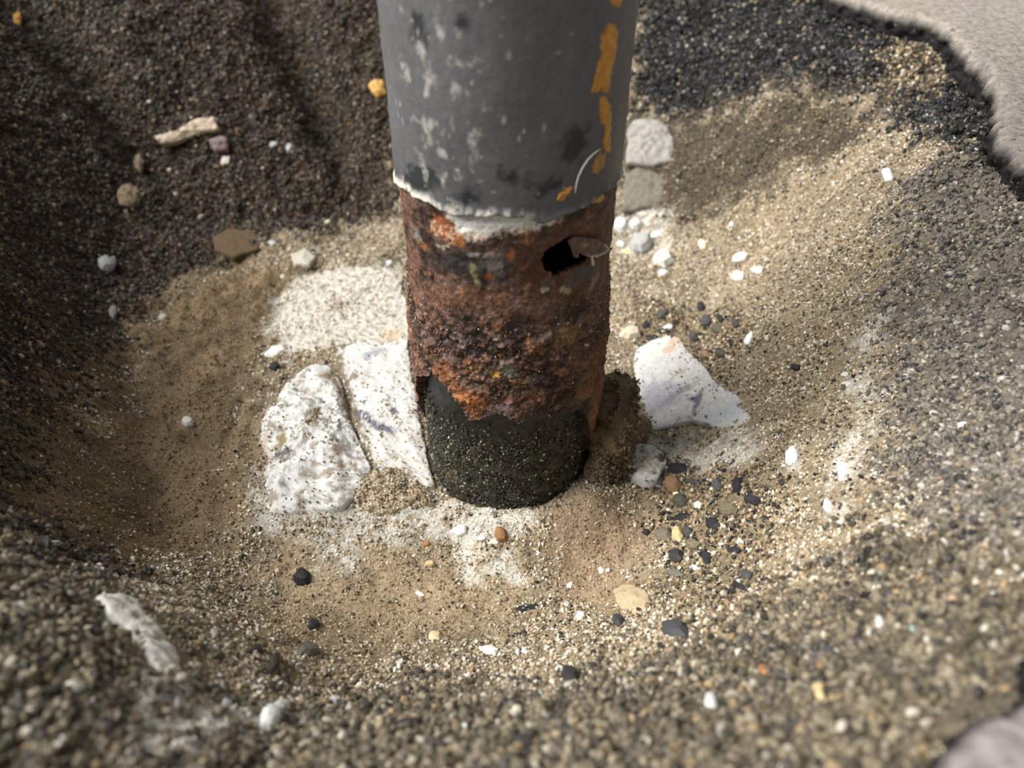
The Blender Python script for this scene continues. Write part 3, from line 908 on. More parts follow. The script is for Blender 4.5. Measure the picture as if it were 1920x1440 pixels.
def lump(name, pts, thick, color, mat=None, M=None, rings=None, jit=.0, noise=(0, 0), edge=.35, sink=.35, depth_scale=.9, var=.1, tilt=None, colfn=None, dome=.5, smooth=False, hfn=None, seed=0, **props):
    """stone whose footprint is the outline PTS (photo pixels, star-shaped) laid on the ground's tangent plane; THICK in metres"""
    pts = np.array(pts, float)
    c = pts.mean(0)
    g, n = frame_at(c)
    if tilt is not None:
        n = n + np.array(tilt)
        n /= np.linalg.norm(n)
    d = ray(pts[:, 0], pts[:, 1])
    t = ((g - CAM) @ n) / (d @ n)
    t = np.clip(t, 0, 1.3 * np.linalg.norm(g - CAM))
    W_ = CAM + d * t[:, None]
    ax = np.cross(np.array([0, 1., 0]), n); ax /= np.linalg.norm(ax)
    ay = np.cross(n, ax)
    q = np.stack([(W_ - g) @ ax, (W_ - g) @ ay], -1)
    cc = q.mean(0)
    q = (q - cc) * np.array([1, depth_scale]) + cc
    if M:   # resample the outline
        ql = np.concatenate([q, q[:1]])
        L_ = np.concatenate([[0], np.cumsum(np.linalg.norm(np.diff(ql, axis=0), axis=1))])
        s_ = np.linspace(0, L_[-1], M, endpoint=False)
        q = np.stack([np.interp(s_, L_, ql[:, k]) for k in (0, 1)], -1)
    m = len(q)
    size = np.sqrt(((q - cc) ** 2).sum(1)).mean()
    if jit:
        a = np.arctan2(*(q - cc).T)
        q = cc + (q - cc) * (1 + jit * fbm(q[:, 0] / size * 2 + seed, q[:, 1] / size * 2, seed * 1.7, 3))[:, None]
    prof = rings or [(1.0, -sink), (1.0, edge), (.72, .85), (.35, 1.0)]
    rows = []
    for s_, h in prof:
        rows.append(np.concatenate([cc + (q - cc) * s_, np.full((m, 1), h * thick)], 1))
    V = np.concatenate(rows + [[[cc[0], cc[1], prof[-1][1] * thick * 1.02]]])
    if noise[0]:
        nz = noise[0] * fbm(V[:, 0] * noise[1] + seed, V[:, 1] * noise[1], V[:, 2] * noise[1] + seed * 2.1, 4)
        nx_ = noise[0] * fbm(V[:, 0] * noise[1] + seed + 40, V[:, 1] * noise[1], V[:, 2] * noise[1] + seed * 2.1, 3) * .5
        top = (V[:, 2] > -.5 * sink * thick)
        V[:, 2] += nz * top
        V[:, 0] += nx_
    if hfn is not None:
        Wp = g + V[:, :1] * ax + V[:, 1:2] * ay + V[:, 2:] * n
        u, v, _ = to_px(Wp)
        V[:, 2] += hfn(V, q, cc) * (V[:, 2] > 0)
    F = []
    k = len(prof)
    idx = np.arange(k * m).reshape(k, m)
    nx2 = np.roll(idx, -1, 1)
    A, B, C, D = idx[:-1], nx2[:-1], nx2[1:], idx[1:]
    F = np.concatenate([np.stack([A, B, C], -1).reshape(-1, 3), np.stack([A, C, D], -1).reshape(-1, 3), np.stack([idx[-1], nx2[-1], np.full(m, k * m)], -1)])
    # make sure faces look outwards (outline may run either way)
    area = (q[:, 0] * np.roll(q[:, 1], -1) - q[:, 1] * np.roll(q[:, 0], -1)).sum()
    if area < 0:
        F = F[:, ::-1]
    col = np.tile(lin(color), (len(V), 1)) * (1 + var * RS.uniform(-1, 1, (len(V), 1)))
    if colfn is not None:
        Wp = g + V[:, :1] * ax + V[:, 1:2] * ay + V[:, 2:] * n
        col = colfn(V, Wp, col)
    me = new_mesh(name, V, F, np.clip(col, .006, .92), smooth)
    if mat is M_MORTAR and props.get('category') == 'mortar':
        MORTAR_TOPS.append((name, g + V[:, :1] * ax + V[:, 1:2] * ay + V[:, 2:] * n, m, len(prof)))
    o = link(name, me, mat or M_STONE, **props)
    R_ = Matrix((ax, ay, n)).transposed().to_4x4()
    o.matrix_world = Matrix.Translation(Vector(g)) @ R_
    return o


def dense(n=26, sink=-.5, edge=.55, p=.6):
    return [(1.0, sink), (1.0, .2 * edge)] + [(1 - f, edge + (1 - edge) * (f ** p)) for f in np.linspace(.012, .97, n)]


def stain_shade(W_, col, px_pts, color, soft=.0012, amt=.9, ns=500, thr=None):  # patch of colour for real stains and for painted recess shade
    pts = np.array(px_pts, float)
    gp = ground(pts[:, 0], pts[:, 1])
    # outline lifted on to the stone's own level along the same sight lines
    d = ray(pts[:, 0], pts[:, 1])
    zt = np.median(W_[:, 2])
    t = (zt - CAM[2]) / d[:, 2]
    q = (CAM + d * t[:, None])[:, :2]
    sd = poly_sd(W_[:, 0], W_[:, 1], q)
    m = amt * sstep(-soft, soft, sd + soft * 1.4 * fbm(W_[:, 0] * ns, W_[:, 1] * ns, 3.0, 3))
    if thr is not None:
        m = m * sstep(thr, thr + .35, fbm(W_[:, 0] * ns, W_[:, 1] * ns, 23.0, 3))
    return col * (1 - m[:, None]) + lin(color) * m[:, None]


# --- broken white mortar around the post
def c_crust(V, W_, col):
    n = fbm(W_[:, 0] * 420, W_[:, 1] * 420, W_[:, 2] * 420, 3)
    m = sstep(.12, .55, n)[:, None] * .75
    col = col * (1 - m) + lin((150, 132, 104)) * m
    m = sstep(.35, .7, fbm(W_[:, 0] * 800, W_[:, 1] * 800, 4.4, 2))[:, None] * .7
    col = col * (1 - m) + lin((84, 70, 56)) * m
    return stain_shade(W_, col, ell(735, 630, 40, 24), (206, 180, 146), .002, .7)


lump('mortar_crust', [(535, 590), (550, 555), (585, 525), (630, 506), (690, 500), (748, 502), (760, 560), (770, 640), (700, 655), (640, 655), (590, 668), (548, 655), (520, 625)], .0035, (214, 208, 196), M_MORTAR,
     M=110, rings=dense(34), jit=.10, noise=(.0009, 620), depth_scale=1, colfn=c_crust, smooth=True, seed=3,
     label='sandy white mortar crust behind the left side of the post', category='mortar')


def c_slab(V, W_, col):
    n = fbm(W_[:, 0] * 120, W_[:, 1] * 120, 2.0, 3)
    col = col * (1 + .08 * n)[:, None]
    PU = (100, 102, 122)
    col = stain_shade(W_, col, [(682, 664), (720, 650), (732, 650), (702, 668), (686, 678)], (160, 161, 172), .0008, .9)
    col = stain_shade(W_, col, ell(683, 668, 5, 14, 15), (70, 74, 90), .0004, .9)
    col = stain_shade(W_, col, [(660, 765), (690, 770), (705, 790), (745, 805), (740, 815), (710, 810), (690, 792), (664, 780)], PU, .0010, .95, 600, -.6)
    col = stain_shade(W_, col, ell(738, 773, 16, 10, 0), PU, .0008, .9)
    col = stain_shade(W_, col, ell(663, 706, 18, 12, 0), (120, 96, 70), .0008, .8)
    col = stain_shade(W_, col, ell(681, 720, 9, 8, 0), (140, 112, 80), .0005, .8)
    col = stain_shade(W_, col, ell(700, 708, 6, 4, 0), (60, 56, 60), .0003, .9)
    col = stain_shade(W_, col, [(640, 830), (700, 840), (720, 870), (680, 900), (640, 890)], (120, 98, 72), .0018, .8, 500, -.15)
    col = stain_shade(W_, col, [(618, 660), (640, 660), (662, 740), (680, 800), (700, 850), (690, 880), (660, 820), (640, 745)], (104, 84, 60), .0012, .9, 500, -.5)
    m = sstep(.2, .5, fbm(W_[:, 0] * 300, W_[:, 1] * 300, 12.0, 3))[:, None] * .7 * sstep(.02, -.005, W_[:, 1:2])
    col = col * (1 - m) + lin((160, 142, 116)) * m
    col = stain_shade(W_, col, ell(760, 880, 60, 60, 0), (170, 150, 120), .002, .5, 600, .0)
    return col


lump('mortar_slab', [(628, 655), (690, 642), (765, 640), (772, 700), (785, 760), (796, 820), (808, 890), (815, 915), (760, 905), (715, 890), (690, 850), (668, 800), (648, 735), (630, 690)], .0034, (216, 214, 208), M_MORTAR,
     M=120, rings=dense(34, edge=.5), jit=.09, noise=(.00065, 170), depth_scale=1, colfn=c_slab, smooth=True, seed=8,
     label='smooth white mortar slab with bluish marks touching the left of the post', category='mortar')


def c_lump(V, W_, col):
    n = fbm(W_[:, 0] * 200, W_[:, 1] * 200, 2.0, 3)
    col = col * (1 + .10 * n)[:, None]
    col = stain_shade(W_, col, [(590, 760), (600, 765), (598, 790), (582, 806), (575, 800), (588, 785)], (104, 78, 50), .0008, .95)
    col = stain_shade(W_, col, [(515, 812), (535, 808), (538, 830), (525, 838)], (140, 124, 80), .0006, .95)
    col = stain_shade(W_, col, ell(525, 850, 34, 16, 20), (98, 98, 100), .0010, .9)
    col = stain_shade(W_, col, ell(614, 700, 26, 18, 0), (116, 90, 60), .0010, .8)
    col = stain_shade(W_, col, [(615, 690), (640, 720), (660, 770), (668, 800), (655, 800), (640, 745), (618, 712)], (110, 88, 62), .0012, .8)
    col = stain_shade(W_, col, ell(633, 845, 24, 18, 0), (130, 92, 70), .0010, .8)
    col = stain_shade(W_, col, [(610, 860), (660, 850), (690, 880), (640, 895), (610, 890)], (116, 96, 70), .0016, .8, 500, -.1)
    col = stain_shade(W_, col, ell(572, 752, 14, 12, 0), (126, 104, 70), .0006, .7)
    col = stain_shade(W_, col, [(560, 915), (640, 905), (690, 900), (690, 925), (620, 935), (565, 930)], (120, 100, 76), .0016, .75, 450, -.05)
    m = sstep(.15, .5, fbm(W_[:, 0] * 230, W_[:, 1] * 230, 12.0, 4))[:, None] * .75
    col = col * (1 - m) + lin((138, 120, 96)) * m
    col = stain_shade(W_, col, [(480, 800), (500, 800), (505, 870), (485, 880)], (196, 172, 146), .002, .7)
    return col


lump('mortar_lump', [(560, 705), (596, 688), (626, 690), (645, 735), (660, 790), (684, 850), (694, 890), (684, 930), (640, 962), (565, 970), (496, 968), (494, 925), (506, 872), (488, 830), (492, 790), (520, 760), (540, 730)], .0078, (218, 218, 214), M_MORTAR,
     M=130, rings=dense(40, edge=.22, p=.8), jit=.05, noise=(.0022, 120), depth_scale=.98, colfn=c_lump, smooth=True, seed=21,
     label='rounded lump of white mortar with brown pits, furthest left of the mortar pieces', category='mortar')


def c_front(V, W_, col):
    n = fbm(W_[:, 0] * 330, W_[:, 1] * 330, 2.0, 3)
    m = sstep(.0, .5, n)[:, None] * .8
    col = col * (1 - m) + lin((150, 130, 102)) * m
    m = sstep(.3, .6, fbm(W_[:, 0] * 600, W_[:, 1] * 600, 9.0, 2))[:, None] * .8
    return col * (1 - m) + lin((78, 66, 54)) * m


lump('mortar_rubble', [(668, 905), (694, 872), (740, 862), (785, 884), (806, 915), (812, 940), (775, 958), (715, 968), (672, 952)], .0034, (176, 160, 134), M_MORTAR,
     M=130, rings=dense(30, edge=.3), jit=.14, noise=(.0017, 330), depth_scale=1, colfn=c_front, smooth=True, seed=33,
     label='crumbled sandy mortar between the white mortar lump and the foot of the post', category='mortar')


def c_right(V, W_, col):
    n = fbm(W_[:, 0] * 160, W_[:, 1] * 160, 2.0, 3)
    col = col * (1 + .08 * n)[:, None]
    col = stain_shade(W_, col, [(1208, 690), (1255, 705), (1290, 735), (1300, 742), (1270, 745), (1210, 740)], (170, 170, 182), .0012, .7)  # purple-blue shade of the recess put into the colour
    col = stain_shade(W_, col, [(1290, 745), (1318, 738), (1312, 760), (1302, 778), (1298, 770), (1302, 755)], (92, 90, 112), .0006, .85)  # dark purple shadow of the notch, painted on as well
    col = stain_shade(W_, col, [(1310, 785), (1380, 772), (1425, 780), (1395, 812), (1340, 805)], (190, 196, 200), .0015, .7)
    col = stain_shade(W_, col, [(1255, 690), (1285, 695), (1282, 710), (1262, 705)], (156, 124, 92), .0008, .8, 700, -.1)
    col = stain_shade(W_, col, ell(1240, 790, 22, 34, 0), (150, 152, 158), .0012, .7)
    return stain_shade(W_, col, ell(1262, 650, 40, 20, 20), (196, 160, 116), .0012, .6)


def h_right(V, q, cc):
    # broken facets: a raised upper plate, a wedge-shaped notch and a lower plate
    u = (V[:, 0] - cc[0]) / .018
    v = (V[:, 1] - cc[1]) / .018
    return .0016 * sstep(-.05, .10, v - .25 * u + .05) - .0016 * np.exp(-((u - .12 + .25 * v) / .16) ** 2 - ((v + .12) / .30) ** 2)


lump('broken_slab', [(1200, 668), (1222, 655), (1262, 640), (1282, 645), (1300, 672), (1330, 700), (1352, 730), (1392, 752), (1398, 776), (1428, 790), (1400, 814), (1350, 808), (1300, 796), (1262, 808), (1215, 818), (1198, 790), (1196, 730)], .0036, (208, 207, 203), M_MORTAR,
     M=120, rings=dense(34, edge=.8), jit=.02, noise=(.0006, 190), depth_scale=1, colfn=c_right, hfn=h_right, smooth=True, seed=40,
     label='jagged broken white mortar slab to the right of the post', category='mortar')


def c_chunk(V, W_, col):
    for e_ in [(1187, 902, 24, 12, 0), (1237, 906, 22, 26, 0), (1168, 880, 8, 10, 0), (1205, 838, 6, 5, 0), (1240, 858, 16, 16, 0)]:
        col = stain_shade(W_, col, ell(*e_), (54, 52, 48), .0005, .95)
    col = stain_shade(W_, col, ell(1218, 868, 44, 40, 0), (170, 148, 118), .0016, .6, 700, -.2)
    return col


lump('mortar_chunk', [(1163, 862), (1172, 845), (1196, 836), (1222, 840), (1243, 862), (1248, 885), (1240, 905), (1236, 922), (1216, 928), (1196, 922), (1176, 908), (1164, 896)], .0072, (208, 208, 202), M_MORTAR,
     M=70, rings=dense(20, edge=.6), jit=.05, noise=(.0010, 260), depth_scale=.8, colfn=c_chunk, smooth=True, seed=52,
     label='white chunk of mortar with black specks at the right foot of the post', category='mortar')

# --- curved shard of concrete standing against the right of the post
NA, NH = 60, 40
A_, H_ = np.meshgrid(np.linspace(math.radians(50), math.radians(124), NA), np.linspace(0, 1, NH))
ad = np.degrees(A_)
topz = .027 + .002 * np.sin(A_ * 5) + .003 * perlin(A_ * 7, 0.5, 0.5) - .021 * sstep(76, 50, ad) ** 1.2 - .008 * sstep(108, 124, ad)
zc_ = -.004 + H_ * (topz + .004)
thk = .0100 * sstep(48, 78, ad) * (1 - .35 * sstep(104, 124, ad)) + .0026 * fbm(A_ * 6, zc_ * 170, 1.0, 4) - .0016 * H_ ** 6
ro = .0325 + np.maximum(thk, .0008)
ri = np.full(A_.shape, .0296)
Vo, Vi = cyl(A_.ravel(), zc_.ravel(), ro.ravel()), cyl(A_.ravel(), zc_.ravel(), ri.ravel())
V = np.concatenate([Vo, Vi])
V += .0012 * np.stack([fbm(V[:, 0] * 380, V[:, 1] * 260, V[:, 2] * 260 + k * 7, 3) for k in range(3)], -1)
idx = np.arange(A_.size).reshape(A_.shape)
i2 = idx + A_.size
F = [np.stack([idx[:-1, :-1], idx[:-1, 1:], idx[1:, 1:], idx[1:, :-1]], -1).reshape(-1, 4), np.stack([i2[:-1, :-1], i2[1:, :-1], i2[1:, 1:], i2[:-1, 1:]], -1).reshape(-1, 4),
     np.stack([idx[-1, :-1], idx[-1, 1:], i2[-1, 1:], i2[-1, :-1]], -1), np.stack([idx[:-1, 0], idx[1:, 0], i2[1:, 0], i2[:-1, 0]], -1), np.stack([idx[1:, -1], idx[:-1, -1], i2[:-1, -1], i2[1:, -1]], -1)]
n = fbm(V[:, 0] * 200, V[:, 1] * 200, V[:, 2] * 200, 3)
C = lin((120, 104, 80)) * (1 + .45 * n)[:, None]
m = sstep(.1, .5, fbm(V[:, 0] * 160, V[:, 1] * 160, V[:, 2] * 160 + 20, 3))[:, None] * .6
C = C * (1 - m) + lin((144, 130, 104)) * m
me = new_mesh('concrete_shard', V, np.concatenate(F), np.clip(C, .01, .9), True)
link('concrete_shard', me, M_MORTAR, label='brown curved shard of concrete standing against the right side of the post', category='concrete')

# --- pale stones and mortar in the far walls
def c_block(V, W_, col):
    n = fbm(W_[:, 0] * 500, W_[:, 1] * 500, W_[:, 2] * 500, 3)
    m = sstep(.2, .6, n)[:, None] * .7
    return col * (1 - m) + lin((110, 100, 90)) * m


WALLS = [  # outline, thickness, colour, name, label, category
    ([(1178, 250), (1200, 228), (1235, 228), (1265, 262), (1266, 308), (1230, 316), (1176, 312)], .006, (160, 156, 150), 'stone_block', 'pale grey stone block in the far wall just right of the grey paint', 'stone'),
    ([(1172, 335), (1195, 318), (1240, 330), (1262, 355), (1235, 392), (1168, 400)], .005, (122, 116, 105), 'stone_block', 'grey stone lump below the pale block in the far wall', 'stone'),
    ([(290, 258), (335, 248), (370, 225), (402, 222), (412, 245), (380, 252), (330, 268), (300, 275)], .0035, (206, 188, 164), 'mortar_ledge', 'pale ledge of mortar high on the dark far left wall', 'mortar'),
    ([(248, 300), (262, 285), (270, 300), (262, 335), (250, 340)], .003, (190, 172, 146), 'mortar_ledge', 'narrow upright strip of pale mortar on the dark left wall', 'mortar'),
    ([(219, 362), (228, 348), (245, 346), (262, 362), (260, 380), (240, 388), (225, 384)], .0016, (160, 140, 112), 'mortar_ledge', 'tan blotch of mortar below the narrow pale strip on the left wall', 'mortar'),
    ([(393, 268), (412, 258), (430, 265), (428, 285), (405, 287)], .004, (142, 124, 122), 'stone', 'mauve grey stone under the pale ledge on the far left wall', 'stone'),
    ([(690, 165), (702, 152), (722, 155), (724, 178), (708, 186)], .004, (214, 170, 98), 'stone', 'yellow ochre stone in the far wall left of the grey paint', 'stone'),
    ([(24, 30), (34, 26), (40, 40), (34, 54), (26, 46)], .003, (214, 160, 84), 'stone', 'orange yellow stone in the dark far left corner', 'stone'),
    ([(402, 448), (430, 432), (480, 436), (488, 470), (440, 485), (404, 472)], .0022, (98, 81, 60), 'stone', 'flat square brown stone at the foot of the far left wall', 'stone'),
    ([(545, 480), (575, 470), (592, 485), (580, 500), (552, 498)], .002, (190, 186, 172), 'stone', 'pale flat stone on the sand behind the mortar crust', 'stone'),
    ([(180, 1128), (215, 1118), (250, 1135), (275, 1165), (305, 1200), (330, 1245), (325, 1275), (290, 1270), (262, 1225), (232, 1185), (195, 1155)], .0024, (226, 223, 214), 'lime_crust', 'long white smear of lime on the near left gravel slope', 'mortar'),
    ([(1150, 1110), (1180, 1098), (1215, 1112), (1228, 1140), (1200, 1160), (1160, 1140)], .0022, (186, 166, 134), 'stone', 'soft flat tan stone below the reddish sand in front of the post', 'stone'),
]
for k, (pts, th_, c_, nm, lab, cat) in enumerate(WALLS):
    lump(nm, pts, th_, c_, M_MORTAR, M=60, rings=dense(14, edge=.5), jit=.10, noise=(th_ * .22, 300), colfn=c_block if nm in ('stone_block', 'mortar_ledge', 'lime_crust') else None, smooth=True, seed=60 + k * 3, var=.12, label=lab, category=cat, depth_scale=1)

SHARD = np.concatenate([V[:A_.size]] * 2 + [V[A_.size - NA:A_.size] * .5 + V[2 * A_.size - NA:] * .5] * 6)
lump('stone', [(1186, 800), (1205, 790), (1219, 806), (1214, 830), (1192, 842), (1178, 838), (1172, 818)], .007, (128, 110, 84), M_MORTAR, M=40, rings=dense(12, edge=.5), jit=.08, noise=(.0012, 260), smooth=True, seed=90,
     label='brown stone wedged between the curved shard and the white chunk', category='stone')

# crumbs of sand lying over the margins and hollows of the mortar
CP_, CS_, CC_ = [], [], []
for nm_, W_, m, k in MORTAR_TOPS:
    n_ = len(W_) - 1
    ring = np.arange(n_) // m
    rel = ring / k
    w = np.exp(-rel / .10) * .55 + .10 * (fbm(W_[:n_, 0] * 220, W_[:n_, 1] * 220, 3.0, 3) > .25) + .02
    pw = [.34, .22, .18, .16, .10]
    if nm_ == 'mortar_crust':
        w = w + .5
        pw = [.12, .34, .08, .42, .04]
    if nm_ in ('mortar_slab', 'mortar_lump'):
        w = np.exp(-rel / .14) * .75 + .30 * (fbm(W_[:n_, 0] * 170, W_[:n_, 1] * 170, 3.0, 3) > .22) + .04
        pw = [.30, .20, .24, .10, .16]
    if nm_ == 'mortar_rubble':
        w = w + .4
    w[ring < 1] = 0
    pick = np.where(RS.uniform(size=n_) < w)[0]
    CP_.append(W_[pick] + RS.normal(size=(len(pick), 3)) * .0004)
    CS_.append(RS.uniform(.00022, .00062, len(pick)))
    cc = lin([(176, 158, 128), (206, 196, 176), (132, 112, 84), (226, 222, 212), (84, 72, 58)])
    CC_.append(cc[RS.choice(5, len(pick), p=pw)])
CP_.append(SHARD + RS.normal(size=SHARD.shape) * .0007)
CS_.append(RS.uniform(.0003, .0010, len(SHARD)))
CC_.append(lin([(120, 104, 80), (88, 76, 58), (150, 134, 106), (60, 52, 42)])[RS.choice(4, len(SHARD), p=[.4, .28, .2, .12])])
me = grain_mesh('mortar_crumbs', np.concatenate(CP_), np.concatenate(CS_), np.concatenate(CC_), False)
link('mortar_crumbs', me, M_GRAIN, kind='stuff', label='tan crumbs lying on the margins of the white mortar and the brown shard', category='sand')

